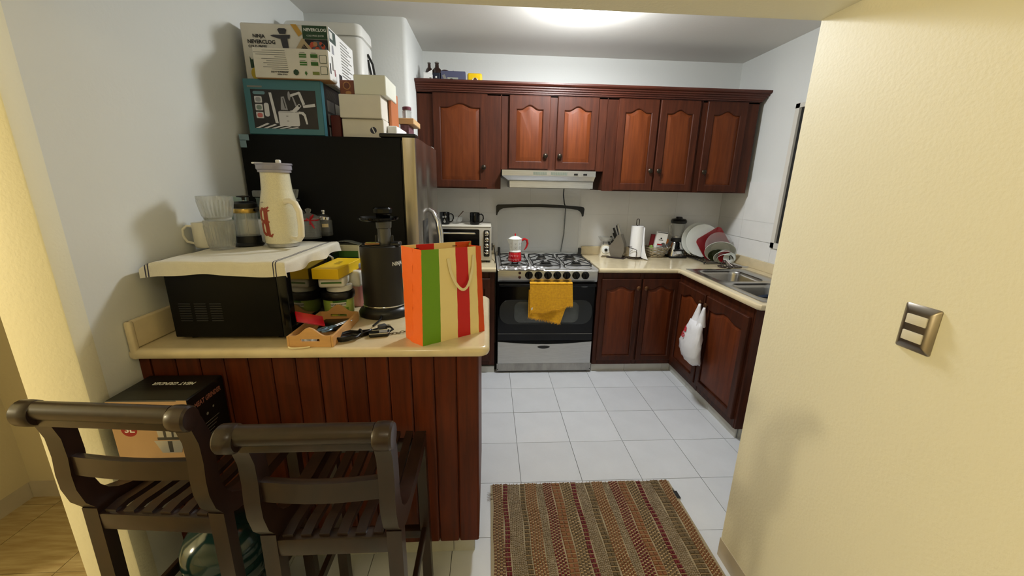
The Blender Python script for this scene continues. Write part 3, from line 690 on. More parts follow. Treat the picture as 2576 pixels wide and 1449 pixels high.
s = obj('wooden_spoon', MB().tube([(-.455, .64, ZM+.008), (-.43, .63, ZM+.06), (-.39, .62, ZM+.105)], [.004, .003, .004], 8), mat('dark_wood', (70, 48, 32), .5)); tag(s, 'dark spoon leaning in the glass bowl on the toaster oven', 'spoon')
c = obj('cord', MB().tube([(-.150, .70, 1.00), (-.135, .69, 1.01), (-.128, .62, .985), (-.122, .52, .93), (-.121, .42, .915)], .004, 8).rbox(-.153, -.142, .67, .73, .97, 1.03, .004, 2), M_cord, TOA)


# ================================================================== FRIDGE
FX0, FXB, FXD, FY0, FY1, FH = -1.36, -.600, -.530, -.69, .06, 1.745
t = thing('refrigerator', 'large stainless door refrigerator with a black side panel against the left wall', 'refrigerator', (-.95, -.31, 0))
obj('body', MB().rbox(FX0, FXB-.006, FY0+.004, FY1, .03, FH-.002, .004, 2), M_fridge, t)
obj('gasket', MB().box(FXB-.006, FXB+.004, FY0+.014, FY1-.01, .05, FH-.012), M_black, t)
FS = -.385
def fdoor(y0, y1, name):
    prof = [(FXB+.004, y0), (FXD-.022, y0), (FXD-.008, y0+.005), (FXD, y0+.020), (FXD+.004, (y0+y1)/2), (FXD, y1-.012), (FXD-.006, y1-.003), (FXD-.02, y1), (FXB+.004, y1)]
    return obj(name, MB().loft([[(x, y, z) for x, y in prof] for z in (.06, FH)]), M_steelf, t, sharp=35)
d1 = fdoor(FY0, FS-.003, 'door'); d2 = fdoor(FS+.003, FY1, 'door')
for d, y, s_ in ((d1, FS-.035, -1), (d2, FS+.035, 1)):
    y0 = FS+s_*.006
    obj('handle', MB().tube([(FXD+.004, y0, 1.385), (FXD+.030, y0+s_*.010, 1.37), (FXD+.055, y0+s_*.030, 1.32), (FXD+.066, y0+s_*.042, 1.24), (FXD+.068, y0+s_*.044, 1.1), (FXD+.066, y0+s_*.042, .75), (FXD+.05, y0+s_*.03, .62), (FXD+.004, y0, .55)], .013, 12), M_chrome, d)
obj('dispenser', MB().rbox(FXD-.002, FXD+.006, -.60, -.44, 1.02, 1.34, .004, 2), mat('dispenser_grey', (52, 54, 58), .25, .3), d1)
obj('hinge_cover', MB().rbox(FXB-.11, FXD-.004, FY0+.012, FY0+.10, FH+.0005, FH+.020, .006, 2), M_black, t)
obj('hinge_cover', MB().rbox(FXB-.05, FXD-.012, FY1-.09, FY1-.01, FH+.0005, FH+.016, .005, 2), M_inkg, t)
obj('foot', MB().box(FX0+.03, FXB-.02, FY0+.04, FY1-.04, 0, .03), M_black, t)
tp = obj('tape', MB().box(FX0+.001, FX0+.045, FY0+.0022, FY0+.0034, FH-.030, FH-.003).box(FX0+.001, FX0+.030, FY0+.0022, FY0+.0036, FH-.062, FH-.028), mat('blue_tape', (120, 146, 160), .5), t)

# ================================================================== BOXES ON THE FRIDGE
ZF = FH
def carton(name, label, x0, x1, y0, y1, z0, z1, m, cat='box', r=.003, group=None, rz=0):
    t = thing(name, label, cat, ((x0+x1)/2, (y0+y1)/2, z0), 0, group)
    obj('carton', MB().rbox(x0, x1, y0, y1, z0+.0006, z1, r, 1), m, t); return t
M_teal = mat('teal_card', (66, 116, 128), .45)
M_pan = mat('photo_dark', (46, 42, 44), .4, rgb2=(24, 22, 24), nscale=6)
t = carton('appliance_box', 'teal blue cardboard box with a photo of a white crank slicer, on the fridge', -1.318, -.966, FY0+.02, -.34, ZF, ZF+.242, M_teal)
X0, Y0, Z0 = -1.318, FY0+.02, ZF
F = Face((X0, Y0, Z0), (1, 0, 0), (0, 0, 1)); W, H = .352, .242
F.rect(M_pan, .030, .028, .325, .198).rect(M_inkg, .018, .206, .085, .213)
g = mat('photo_white', (206, 206, 212), .5); g2 = mat('photo_grey', (150, 150, 158), .5); bl = mat('photo_blue', (104, 140, 154), .5)
F.rrect(bl, .040, .176, .095, .190, .007)
for k, mm in enumerate((g2, mat('photo_green_grey', (120, 134, 128), .5), mat('photo_pink', (190, 104, 104), .5))): F.rrect(g, .044, .140-k*.034, .078, .168-k*.034, .004); F.rrect(mm, .049, .144-k*.034, .073, .163-k*.034, .008)
F.poly(g, [(.112, .185), (.124, .185), (.142, .052), (.128, .052)])
F.rrect(g, .084, .080, .106, .140, .009); F.rrect(M_pan, .106, .095, .113, .135, .003)
F.rrect(g, .146, .040, .240, .106, .008); F.rect(g2, .146, .100, .240, .104); F.rect(M_ink, .180, .083, .190, .085); F.rect(M_ink, .182, .062, .192, .064)
F.poly(g, [(.240, .106), (.262, .104), (.272, .092), (.278, .050), (.270, .050), (.262, .086), (.252, .094), (.240, .094)])
F.poly(g2, [(.166, .168), (.180, .170), (.192, .110), (.160, .112)]); F.poly(M_pan, [(.172, .162), (.176, .162), (.184, .118), (.179, .118)])
F.poly(g, [(.206, .178), (.252, .192), (.256, .184), (.210, .168)]); F.poly(g, [(.244, .188), (.256, .190), (.274, .138), (.262, .132)]); F.poly(g, [(.262, .132), (.318, .142), (.320, .128), (.264, .122)])
F.poly(g2, [(.216, .170), (.222, .170), (.236, .130), (.228, .128)]); F.poly(g, [(.200, .108), (.212, .110), (.232, .128), (.246, .140), (.256, .130), (.240, .112), (.220, .100)]); F.disc(M_ink, .246, .130, .005)
F.disc(g2, .204, .172, .006, .020)
for k in range(5): F.poly(g, [(.034+k*.036, .028), (.052+k*.036, .028), (.100+k*.034, .048-.004*k), (.090+k*.034, .052-.004*k)])
obj('print', F.mb, None, t)
F = Face((-.966, Y0, Z0), (0, 1, 0), (0, 0, 1))
F.rect(mat('sky_blue_card', (100, 180, 220), .4), .0, .0, .034, .241).rect(M_pan, .034, .004, .30, .238)
for k in range(3): F.rect(g2, .060, .166-k*.062-.045, .150, .166-k*.062+.006); F.rect(g if k else M_inkw, .165, .166-k*.062-.045, .250, .166-k*.062+.006)
for k in range(7): F.rect(M_inkg, .06, .218-k*.006, .18, .2195-k*.006)
obj('print', F.mb, None, t)
t = carton('packaging_box', 'narrow black and grey box standing just behind the teal box on the fridge', -1.30, -.925, -.325, -.235, ZF, ZF+.236, mat('dark_grey_card', (44, 42, 42), .5))
t = carton('packaging_box', 'dark red box between the teal box and the white cartons on the fridge', -.960, -.912, -.60, -.50, ZF, ZF+.105, mat('oxblood_card', (84, 18, 20), .5))
# juicer box, white with green corner
z0 = ZF+.243
t = carton('juicer_box', 'large worn white box with a juicer picture and green corner, on the teal box', -1.335, -.935, -.598, -.25, z0, z0+.252, M_card, r=.006)
F = Face((-1.335, -.598, z0), (1, 0, 0), (0, 0, 1))
dk = mat('photo_charcoal', (58, 56, 60), .4)
F.rect(M_greend, .282, .192, .396, .248); F.text(M_inkw, 'NEVERCLOG', .340, .230, .018, bold=True); F.text(M_inkw, 'COLD PRESS JUICER', .340, .206, .009)
F.rect(M_ink, .290, .096, .396, .191); F.disc(mat('photo_bowl', (86, 88, 96), .4), .345, .140, .046)
for k in range(26):
    a, b = R.uniform(-.036, .036), R.uniform(-.036, .036)
    if a*a+b*b < .0015: F.disc([mat('carrot', (206, 104, 44), .5), mat('peach', (180, 128, 84), .5), M_ink, mat('orange_red', (190, 76, 48), .5)][k % 4], .345+a, .140+b, R.uniform(.006, .012), n=7)
F.text(M_ink, 'NINJA', .082, .196, .020, bold=True); F.text(M_ink, 'NEVERCLOG', .092, .172, .022, bold=True); F.text(M_ink, 'COLD PRESS', .072, .152, .015, bold=True)
F.poly(dk, [(.170, .226), (.178, .232), (.204, .232), (.212, .226), (.206, .208), (.178, .208)]); F.poly(dk, [(.135, .200), (.150, .194), (.175, .188), (.222, .190), (.226, .206), (.180, .204), (.150, .204)])
F.poly(dk, [(.180, .190), (.212, .190), (.216, .118), (.192, .118)]); F.rect(dk, .122, .096, .240, .128); F.poly(mat('tape_brown', (196, 150, 60), .3), [(.232, .250), (.258, .250), (.282, .212), (.264, .200)])
F.poly(mat('sticker_tan', (186, 164, 126), .5), [(.226, .120), (.262, .086), (.318, .152), (.280, .196)])
for k in range(13):
    f = k/13; a, b = .246+.040*f, .118+.052*f; F.poly(M_ink, [(a, b), (a+.002+.002*(k % 3 == 0), b+.002), (a+.024, b-.026+.003), (a+.021, b-.027)])
F.rect(M_greend, .030, .060, .062, .096); F.disc(mat('pineapple_yellow', (206, 176, 50), .5), .048, .036, .020, .026); F.poly(M_greend, [(.030, .07), (.046, .062), (.050, .112), (.040, .088), (.030, .110)])
obj('print', F.mb, None, t)
F = Face((-.935, -.598, z0), (0, 1, 0), (0, 0, 1)); F.rect(M_cardw, .004, .004, .344, .248); F.rect(mat('photo_dim_green', (60, 76, 70), .5), .008, .19, .09, .244); F.rect(M_inkw, .014, .205, .05, .235); F.poly(g2, [(.02, .10), (.06, .10), (.05, .18), (.03, .18)])
for k in range(12): F.rect(M_inkg, .15, .226-k*.014, .15+.10+.03*((k*7) % 3), .231-k*.014)
F.rect(M_ink, .10, .02, .14, .07); F.rect(M_inkg, .03, .02, .06, .06); obj('print', F.mb, None, t)
# a second, slimmer carton in front of it
t = carton('packaging_carton', 'slim white carton with upside-down text and green icons, in front of the juicer box', -1.245, -.912, -.690, -.602, z0, z0+.125, M_card)
F = Face((-1.252, -.690, z0), (1, 0, 0), (0, 0, 1))
for k in range(12): l = [.10, .14, .132, .05, .11, .09, .105, .09, .11, .075, .06, .0][k]; F.rect(M_inkg, .150-l+.006*k/6, .112-k*.0085, .150+.006*k/6, .1142-k*.0085)
F.text(M_ink, 'REFERENCE GUIDE', .118, .026, .009, PI, bold=True); F.text(M_ink, 'COLD PRESS', .130, .016, .008, PI, bold=True)
for x in (.212, .262):
    for z in (.094, .062): F.rect(M_green, x, z-.006, x+.032, z+.009); F.rect(M_card if x < .25 else M_greend, x, z, x+.032, z+.002); F.rect(M_inkg, x+.003, z+.013, x+.026, z+.015)
F.disc(M_greend, .192, .026, .013, n=7); F.poly(M_green, [(.236, .034), (.242, .024), (.236, .013), (.230, .024)]); F.rect(mat('olive_ink', (120, 132, 60), .5), .266, .018, .296, .031)
for z in (.066, .020): F.rrect(M_greend, .302, z, .334, z+.034, .004); F.rrect(M_card, .304, z+.002, .332, z+.032, .003)
obj('print', F.mb, None, t)
obj('underside', MB().box(-1.243, -.914, -.688, -.604, z0-.0008, z0+.0004), M_kraft, t)
F = Face((-.912, -.690, z0), (0, 1, 0), (0, 0, 1)); F.rect(M_cardw, .002, .002, .086, .123); F.rect(M_ink, .012, .03, .026, .075); F.rect(M_inkg, .04, .05, .06, .11); F.rect(M_redm, .066, .03, .078, .06); obj('print', F.mb, None, t)
# tall white appliance
t = thing('white_appliance', 'tall glossy white appliance with rounded corners standing behind the boxes on the fridge', 'appliance', (-1.12, -.04, ZF))
obj('body', MB().loft([[(x, y, ZF+.0005+z) for x, y in rr(.215-i_, .115-i_, .035, 5, (-1.120, -.06))] for z, i_ in ((0, .004), (.01, 0), (.57, 0), (.585, .006), (.59, .012))]).loft([[(x, y, ZF+.591+z) for x, y in rr(.217-i_, .117-i_, .035, 5, (-1.120, -.06))] for z, i_ in ((0, 0), (.045, 0), (.062, .008), (.068, .022))]), M_white, t)
obj('handle', MB().tube([(-.903, -.07, 2.27), (-.880, -.06, 2.22), (-.868, -.05, 2.12), (-.870, -.045, 2.03), (-.884, -.05, 2.00), (-.886, -.055, 2.12), (-.903, -.07, 2.24)], .007, 8), M_black, t)
# white cartons
zc = ZF
c3 = carton('white_carton', 'lowest white carton of the stack on the fridge, with a round dark sticker', -.902, -.700, -.610, -.33, zc, zc+.090, M_card)
F = Face((-.902, -.610, zc), (1, 0, 0), (0, 0, 1)); F.disc(mat('sticker_navy', (24, 28, 60), .4), .150, .038, .016); F.poly(M_inkw, [(.142, .050), (.147, .052), (.159, .026), (.154, .024)]); obj('print', F.mb, None, c3)
carton('white_carton', 'middle white carton of the stack on the fridge', -.902, -.702, -.630, -.36, zc+.0905, zc+.197, M_card)
carton('white_carton', 'topmost small white carton of the stack on the fridge', -.828, -.676, -.620, -.40, zc+.1975, zc+.287, mat('carton_greenish', (222, 222, 208), .6))
t = carton('coffee_box', 'brown coffee box with two round icons behind the topmost white carton', -.902, -.832, -.60, -.52, zc+.1975, zc+.265, mat('brown_card', (120, 66, 46), .5))
F = Face((-.902, -.60, zc+.1975), (1, 0, 0), (0, 0, 1)); F.disc(M_kraft, .034, .042, .018); F.disc(mat('brown_card2', (96, 50, 36), .5), .034, .042, .014); F.disc(M_kraft, .040, .010, .014, .009); obj('print', F.mb, None, t)
t = carton('snack_box', 'tall orange-brown box leaning right of the white cartons on the fridge', -.698, -.682, -.50, -.34, zc+.07, zc+.250, mat('orange_brown_card', (186, 112, 70), .5))
t.location.z -= 0
carton('snack_box', 'low white box under the orange-brown box on the fridge', -.698, -.650, -.55, -.30, zc, zc+.0695, M_cardw)
carton('chocolate_box', 'dark purple patterned box at the right of the fridge top', -.690, -.640, -.27, -.12, zc, zc+.115, mat('purple_card', (82, 40, 52), .5, rgb2=(130, 96, 104), nscale=40))
t = carton('wooden_board', 'thin tan wooden tray on top of the purple box on the fridge', -.700, -.610, -.28, -.06, zc+.1155, zc+.148, mat('tan_wood', (206, 168, 120), .6), cat='tray')
t = thing('glass_jar', 'small glass jar with a purple-red lid on the tan tray on the fridge', 'jar', (-.662, -.2, zc+.1485))
obj('jar', MB().lathe([(.024, 0), (.027, .004), (.027, .045), (.022, .052)], (-.662, -.20, zc+.1490), 20), M_glass, t)
obj('lid', MB().lathe([(.025, .052), (.026, .056), (.026, .068), (.020, .071)], (-.662, -.20, zc+.149), 20), mat('purple_lid', (110, 60, 74), .35), t)

# things on the wall cabinets
zt = ZCROWN
def bottle(name, label, x, y, h, r, m, cap=None):
    t = thing(name, label, 'bottle', (x, y, zt), 0, None, world=False)
    obj('glass', MB().lathe([(r*.9, .0005), (r, .006), (r, h*.55), (r*.85, h*.66), (r*.40, h*.78), (r*.36, h*.95), (r*.40, h*.955), (r*.40, h)], n=20), m, t)
    obj('cap', MB().lathe([(r*.44, h*.965), (r*.46, h), (r*.30, h+.004)], n=16), cap or M_inkg, t); return t
amber = mat('amber_glass', (40, 18, 10), .08, coat=.3)
bottle('beer_bottle', 'slim dark brown bottle at the left end of the wall cabinet top', -.632, .60, .140, .030, amber)
bottle('beer_bottle', 'wide shouldered dark brown bottle beside the slim one above the cabinets', -.575, .61, .146, .038, amber)
t = carton('white_carrier', 'white and navy cardboard bottle carrier on top of the wall cabinet', -.668, -.600, .525, .56, zt, zt+.048, M_cardw)
obj('flap', MB().prism([(0, 0), (.067, 0), (.067, .030), (.030, .008), (0, .008)], (-.667, .5255, zt+.048), (1, 0, 0), (0, 0, 1), 0, -.002), M_cardw, t)
F = Face((-.668, .525, zt), (1, 0, 0), (0, 0, 1)); F.rect(M_inkg, .045, .012, .060, .024); obj('print', F.mb, None, t)
t = carton('navy_carton', 'small navy carton with a white dot on the wall cabinet top', -.598, -.545, .528, .568, zt, zt+.058, mat('navy_card', (24, 28, 44), .5))
F = Face((-.598, .528, zt), (1, 0, 0), (0, 0, 1)); F.disc(M_inkw, .025, .028, .007); obj('print', F.mb, None, t)
t = thing('wine_bag', 'dark wine-red round package behind the navy carton on the cabinet top', 'package', (-.52, .66, zt), 0, None, world=False)
obj('bag', MB().sphere((0, 0, .055), .062, 18, .9).tf(I(0, 0, .0005)), mat('wine_red', (52, 12, 18), .4), t)
t = thing('wine_box', 'small tilted wine-red box above the blue-grey box on the cabinets', 'box', (-.455, .68, zt), 0, None, world=False)
obj('carton', MB().rbox(-.045, .045, -.02, .02, 0, .075, .003, 1).tf(I(0, 0, .022) @ Matrix.Rotation(.5, 4, 'Y')), mat('wine_red', (52, 12, 18), .4), t)
t = carton('blue_grey_box', 'blue-grey box with a pale picture label on the wall cabinet top', -.540, -.355, .530, .60, zt, zt+.073, mat('slate_card', (78, 80, 104), .5))
F = Face((-.540, .53, zt), (1, 0, 0), (0, 0, 1)); F.rect(mat('label_grey', (150, 152, 140), .5), .05, .006, .13, .030); F.disc(M_ink, .08, .014, .014, .008); F.poly(M_inkg, [(.01, .04), (.03, .006), (.05, .006), (.03, .05)]); obj('print', F.mb, None, t)
t = thing('yellow_package', 'yellow wrapped roll package with a dark centre on the wall cabinet top', 'package', (-.285, .575, zt))
obj('wrap', MB().rbox(-.341, -.230, .530, .62, zt+.0005, zt+.066, .014, 4), mat('yellow_wrap', (226, 186, 14), .35, bump=.4, bscale=30), t)
F = Face((-.341, .530, zt), (1, 0, 0), (0, 0, 1)); F.disc(M_inkw, .058, .008, .024, .026); F.disc(mat('choc', (72, 44, 26), .5), .058, .014, .014, .020); obj('print', F.mb, None, t)
# ================================================================== PENINSULA
PZ, PT = .978, .036
PF, PR = -1.430, -.212                       # board face, right side
t = thing('peninsula', 'mahogany board-fronted peninsula base under the long cream bar counter', 'counter base', (-.79, -1.1, .108))
obj('carcass', MB().box(XL+.002, PR-.012, PF+.014, -.86, .108, PZ-PT), M_wbase, t)
bw = .0805; x = PR; first = None; k = 0
while x-bw > XL:
    mb = MB().loft([[(x-bw+.0012, PF+.0135, z), (x-bw+.0012, PF+.005, z), (x-bw+.007, PF, z), (x-.007, PF, z), (x-.0012, PF+.005, z), (x-.0012, PF+.0135, z)] for z in (.110, PZ-PT-.001)])
    obj('board', mb, M_board, t, sharp=10); x -= bw; k += 1
obj('board', MB().box(XL+.002, x-.0012, PF+.001, PF+.0135, .11, PZ-PT-.001), M_board, t)
y = PF+.014
obj('side_panel', MB().rbox(PR-.0115, PR, PF+.0145, -.865, .110, PZ-PT-.001, .002, 1), M_board, t)
t = thing('bar_counter', 'long cream bar counter with rounded edge crowded with kitchen things', 'countertop', (-.8, -1.15, PZ-PT))
E2 = [(0, 0), (-.010, -.001), (-.017, -.006), (-.020, -.014), (-.020, -.024), (-.016, -.032), (-.008, -.036), (0, -.036)]
mb = MB().box(XL+.002, -.192, -1.438, -.80, PZ-PT, PZ)
B = lambda x, y, vx, vy: ((x, y, PZ), (vx, vy, 0), (0, 0, 1))
c0 = (-.212, -1.418)
path = [B(XL+.002, -1.438, 0, 1)]+[B(-.212+.020*math.cos(a), -1.418+.020*math.sin(a), -math.cos(a), -math.sin(a)) for a in [-PI/2+PI/2*k/5 for k in range(6)]]
path += [B(-.192, -.820, -1, 0), B(-.205, -.80, -.8, -.8), B(XL+.002, -.80, 0, -1)]
mb.sweep(path, E2); obj('slab', mb, M_counter, t)
obj('backsplash', MB().rbox(XL+.0012, XL+.021, -1.456, -.80, PZ+.0003, PZ+.098, .007, 3).rbox(XL+.0012, XL+.023, -1.4575, -1.435, PZ-PT, PZ+.098, .008, 3), M_counter, t)

# ---- microwave, cloth
MX0, MX1, MY0, MY1, MZ0, MZ1 = -1.282, -.878, -1.372, -.868, PZ+.012, 1.262
t = thing('microwave', 'black microwave oven on the bar counter, turned to face the stove side', 'microwave', (-1.08, -1.12, PZ))
obj('body', MB().rbox(MX0, MX1-.034, MY0, MY1, MZ0, MZ1, .004, 2), M_blackm, t)
dr = obj('door', MB().rbox(MX1-.033, MX1, MY0-.002, MY1-.12, MZ0, MZ1-.002, .004, 2), M_blackg, t)
obj('door_glass', MB().box(MX1, MX1+.0012, MY0+.03, MY1-.15, MZ0+.03, MZ1-.03), mat('mirror_black', (16, 16, 15), .03, coat=1, spec=1), dr)
obj('handle', MB().tube([(MX1, MY1-.135, MZ0+.03), (MX1+.018, MY1-.135, MZ0+.04), (MX1+.018, MY1-.135, MZ1-.05), (MX1, MY1-.135, MZ1-.04)], .006, 8), M_steel, dr)
obj('control_panel', MB().rbox(MX1-.033, MX1-.001, MY1-.118, MY1, MZ0, MZ1-.002, .004, 2), M_blackg, t)
vb = MB()
for c in range(3):
    for r_ in range(8): vb.rbox(MX0+.030+c*.052, MX0+.070+c*.052, MY0-.0018, MY0+.001, MZ0+.060+r_*.0088, MZ0+.0645+r_*.0088, .0012, 1)
obj('vent', vb, M_black, t)
for x in (MX0+.04, MX1-.06):
    for y in (MY0+.04, MY1-.04): obj('foot', MB().cyl((x, y, PZ), (x, y, PZ+.013), .014, n=12), M_black, t)
# linen cloth
m_lin = mat('linen_cloth', (226, 222, 208), .9, noise=.05, nscale=30, bump=.35, bscale=380)
CZ = MZ1+.003
def drape(s, edge, drop, rnd=.008):
    """arc-length fold over an edge: s<=edge flat, then down"""
    d = s-edge
    if d <= 0: return s, 0
    q = rnd*PI/2
    if d < q: a = d/rnd; return edge+rnd*math.sin(a), -rnd*(1-math.cos(a))
    return edge+rnd+.05*(d-q), -rnd-(d-q)
def cloth(u, v):
    # u: x from left hang to right hang, v: y from front hang to back
    sx = -.070+(.404+.070+.046)*u; sy = -.052+(.052+.485)*v
    if sx < 0: x, dz = MX0+sx*.95, -(sx/.070)**2*.026
    else:
        x, dz = drape(sx, .404, 0); x += MX0
    dd = -sy
    y2, dz2 = drape(dd, 0, 0); y = MY0-y2 if dd > 0 else MY0+sy
    hang = max(0, min(1, dd/.052)); y -= .010*hang*(.5+.5*math.sin(5+14*u))*.6
    right = max(0, (sx-.404)/.046); x += .008*right*math.sin(3+17*v)
    wob = .0012*math.sin(23*u+5)*math.sin(19*v+2)+.004*right*math.sin(15*v+1)
    dz = min(dz, dz2)+.25*max(dz, dz2); dz2 = 0
    return (x, y, CZ+dz+dz2+wob-(.004*math.sin(9*u+1)*hang))
c = obj('microwave_cloth', MB().grid(cloth, 80, 70, .0022), m_lin, sharp=80)
tag(c, 'off-white linen tea cloth with thin dark stripes draped over the microwave', 'cloth')
st = MB()
def stripe(a, b, along):
    n = 80
    for k in range(n):
        q0, q1 = k/n, (k+1)/n; P = []
        for (uu, vv) in (((a, q0), (b, q0), (b, q1), (a, q1)) if along == 'v' else ((q0, a), (q1, a), (q1, b), (q0, b))):
            p = Vector(cloth(uu, vv)); e = 1e-3; du = Vector(cloth(min(1, uu+e), vv))-Vector(cloth(max(0, uu-e), vv)); dv = Vector(cloth(uu, min(1, vv+e)))-Vector(cloth(uu, max(0, vv-e)))
            nn = du.cross(dv).normalized(); P.append(p+nn*.0008)
        st.add(P, [(0, 1, 2, 3)])
for a, b in ((.845, .851), (.861, .867), (.040, .048), (.060, .068)): stripe(a, b, 'v')
obj('stripe', st, mat('stripe_navy', (58, 58, 82), .9), c)
ZM = CZ+.002
def local(name, label, cat, loc, rz=0, group=None): return thing(name, label, cat, loc, rz, group, world=False)

# ---- glitter mug tumbler with the red emblem
t = local('glitter_tumbler', 'tall cream sparkling insulated mug with a big side handle and red letter emblem', 'tumbler', (-1.040, -1.035, ZM))
m_gl = mat('cream_glitter', (232, 226, 196), .35, noise=.12, nscale=240, coat=.6)
prof = [(.058, .012), (.062, .016)]
def rad(z):
    K = [(0, .064), (.06, .068), (.12, .0715), (.160, .0700), (.195, .063), (.230, .0555), (.27, .0530), (.31, .0515)]
    for (a, r0), (b, r1) in zip(K, K[1:]):
        if z <= b: return r0+(r1-r0)*(z-a)/(b-a)
    return .0525
zz = .018
while zz < .306: prof += [(rad(zz)+.0010, zz), (rad(zz+.002)-.0004, zz+.0021)]; zz += .0042
prof += [(.047, .308), (.001, .308)]
obj('body', MB().lathe(prof, n=48), m_gl, t, sharp=80)
obj('steel_base', MB().lathe([(.056, 0), (.060, .002), (.061, .014), (.058, .016)], n=40), M_steel, t)
obj('lid', MB().lathe([(.053, .296), (.060, .298), (.060, .306), (.064, .309), (.064, .325), (.067, .327), (.067, .333), (.03, .334), (.001, .334)], n=36), mat('clear_lavender', (206, 204, 224), .08, trans=.6), t)
obj('lid_tab', MB().rbox(-.080, -.040, -.014, .014, .329, .336, .003, 2), M_white, t); obj('sip_cap', MB().rbox(.010, .028, -.008, .008, .333, .347, .004, 2), M_white, t)
obj('lid_rim', MB().tube([(.062*math.cos(a), .062*math.sin(a), .331) for a in [.1+.12*k for k in range(8)]], .004, 6), mat('navy_plastic', (24, 22, 60), .3), t)
hp = [(.048, -.040, .186), (.072, -.054, .190), (.096, -.067, .180), (.112, -.075, .150), (.114, -.076, .095), (.109, -.073, .052), (.094, -.063, .036), (.058, -.042, .040)]
obj('handle', MB().tube(hp, [.014, .013, .0125, .012, .012, .0125, .013, .012], 12, flat=.75), mat('cream_plastic', (240, 232, 208), .35, coat=.3), t)
# emblem: upside-down gothic B wrapped on the body
m_em = mat('emblem_red', (150, 60, 34), .35, coat=.4)
def emb(polys, holes):
    mb = MB(); n = 0
    for P in polys:
        mb.add([wrapE(a, b) for a, b in P], [tuple(range(len(P)))])
    return mb
A0 = -2.05
def wrapE(a, b, h=.0022): z = .105+b; r = rad(z)+h; th = A0+a/.070; return (r*math.cos(th), r*math.sin(th), z)
em = MB()
def strip(pts, w_):
    # flat band following pts in emblem space
    L = []; P = [Vector((a, b)) for a, b in pts]
    for i, p in enumerate(P):
        tv = (P[min(i+1, len(P)-1)]-P[max(i-1, 0)]).normalized(); nn = Vector((-tv.y, tv.x)); ww = w_[i] if isinstance(w_, list) else w_
        L.append([wrapE(*(p+nn*ww/2)), wrapE(*(p-nn*ww/2)), wrapE(*(p-nn*ww/2), .0), wrapE(*(p+nn*ww/2), .0)])
    em.loft(L)
strip([(.012, -.050+.01*k) for k in range(11)], .017)
strip([(.026, .060), (.018, .052), (.010, .052)], [.004, .010, .012]); strip([(.030, .046), (.020, .044), (.012, .048)], [.002, .008, .008])
strip([(.032, -.046), (.024, -.056), (.012, -.052)], [.003, .010, .012]); strip([(.026, .001), (.018, .001)], [.001, .012])
for c_ in (.026, -.026):
    strip([(.012+.0, c_+.022), (-.004, c_+.026), (-.014, c_+.016), (-.016, c_), (-.014, c_-.016), (-.004, c_-.025), (.012, c_-.022)], [.012]*7)
obj('emblem', em, m_em, t, smooth=False)
obj('mark', MB().add([wrapE(-.014, .076), wrapE(.004, .077), wrapE(.004, .079), wrapE(-.014, .078)], [(0, 1, 2, 3)]), M_ink, t)

# ---- two ribbed glasses stacked, white mug, press, jars
def ribbed(label, loc, h, r0, r1):
    t = local('ribbed_glass', label, 'glass', loc, 0, 'ribbed glasses on the microwave'); n = 56; L = []
    for z, r, amp in ((0, r0*.92, 0), (.003, r0, 0), (.010, r0*1.01, 0), (.018, r0+(r1-r0)*.18, 1), (h*.5, r0+(r1-r0)*.55, 1), (h*.80, r0+(r1-r0)*.84, 1), (h*.86, r0+(r1-r0)*.9, 0), (h-.001, r1, 0), (h, r1-.001, 0), (h-.001, r1-.0028, 0), (.014, r0-.003, 0), (.0125, r0*.8, 0)):
        L.append([((r+(.0022*(k % 2))*amp)*math.cos(2*PI*k/n), (r+(.0022*(k % 2))*amp)*math.sin(2*PI*k/n), z) for k in range(n)])
    obj('glass', MB().loft(L), M_glass, t, sharp=12); return t
ribbed('lower ribbed clear glass of the stacked pair at the left on the microwave', (-1.232, -1.125, ZM), .112, .042, .051)
ribbed('upper ribbed clear glass standing in the other at the left on the microwave', (-1.232, -1.125, ZM+.1125), .092, .045, .060)
mug('white mug with a round handle behind the ribbed glasses on the microwave', (-1.318, -1.085, ZM), -2.55, .100, .040, mat('cream_ceramic', (228, 224, 208), .3), name='white_mug')
mug('second white mug seen through the coffee press on the microwave', (-1.20, -.95, ZM), .4, .100, .042, mat('cream_ceramic', (228, 224, 208), .3), name='white_mug')
t = local('coffee_press', 'glass french press coffee maker with black lid and base beside the glitter mug', 'coffee press', (-1.185, -1.025, ZM))
obj('base', MB().lathe([(.052, 0), (.054, .004), (.050, .010), (.046, .014), (.046, .040), (.043, .042)], n=28), M_black, t)
obj('beaker', MB().lathe([(.042, .016), (.042, .165), (.0405, .165), (.0405, .018), (.001, .017)], n=28), M_glass, t)
obj('band', MB().lathe([(.0425, .135), (.0435, .137), (.0435, .150), (.0425, .152)], n=28, cap0=False, cap1=False), mat('brass_band', (190, 160, 90), .25, 1), t)
obj('lid', MB().lathe([(.046, .155), (.048, .165), (.048, .172), (.034, .180), (.001, .182)], n=28), M_black, t)
obj('plunger', MB().cyl((0, 0, .03), (0, 0, .200), .0028, n=8).lathe([(.038, .028), (.038, .034), (.001, .035)], n=20), M_steel, t)
obj('knob', MB().lathe([(.006, .186), (.006, .196), (.024, .198), (.025, .203), (.001, .205)], n=20), M_black, t)
obj('handle', MB().tube([(.044, .0, .150), (.075, .01, .152), (.088, .012, .13), (.088, .012, .06), (.078, .01, .03)], [.010, .011, .009, .008, .006], 8), M_black, t)
def jar(name, label, loc, prof, m=None, extra=None, n=28):
    t = local(name, label, 'jar', loc); obj('glass', MB().lathe(prof, n=n), m or M_glass, t)
    return t
def ribs(r, z0, z1, step, a=.0016):
    P = []; z = z0
    while z < z1: P += [(r+a, z), (r-a, z+step/2)]; z += step
    return P
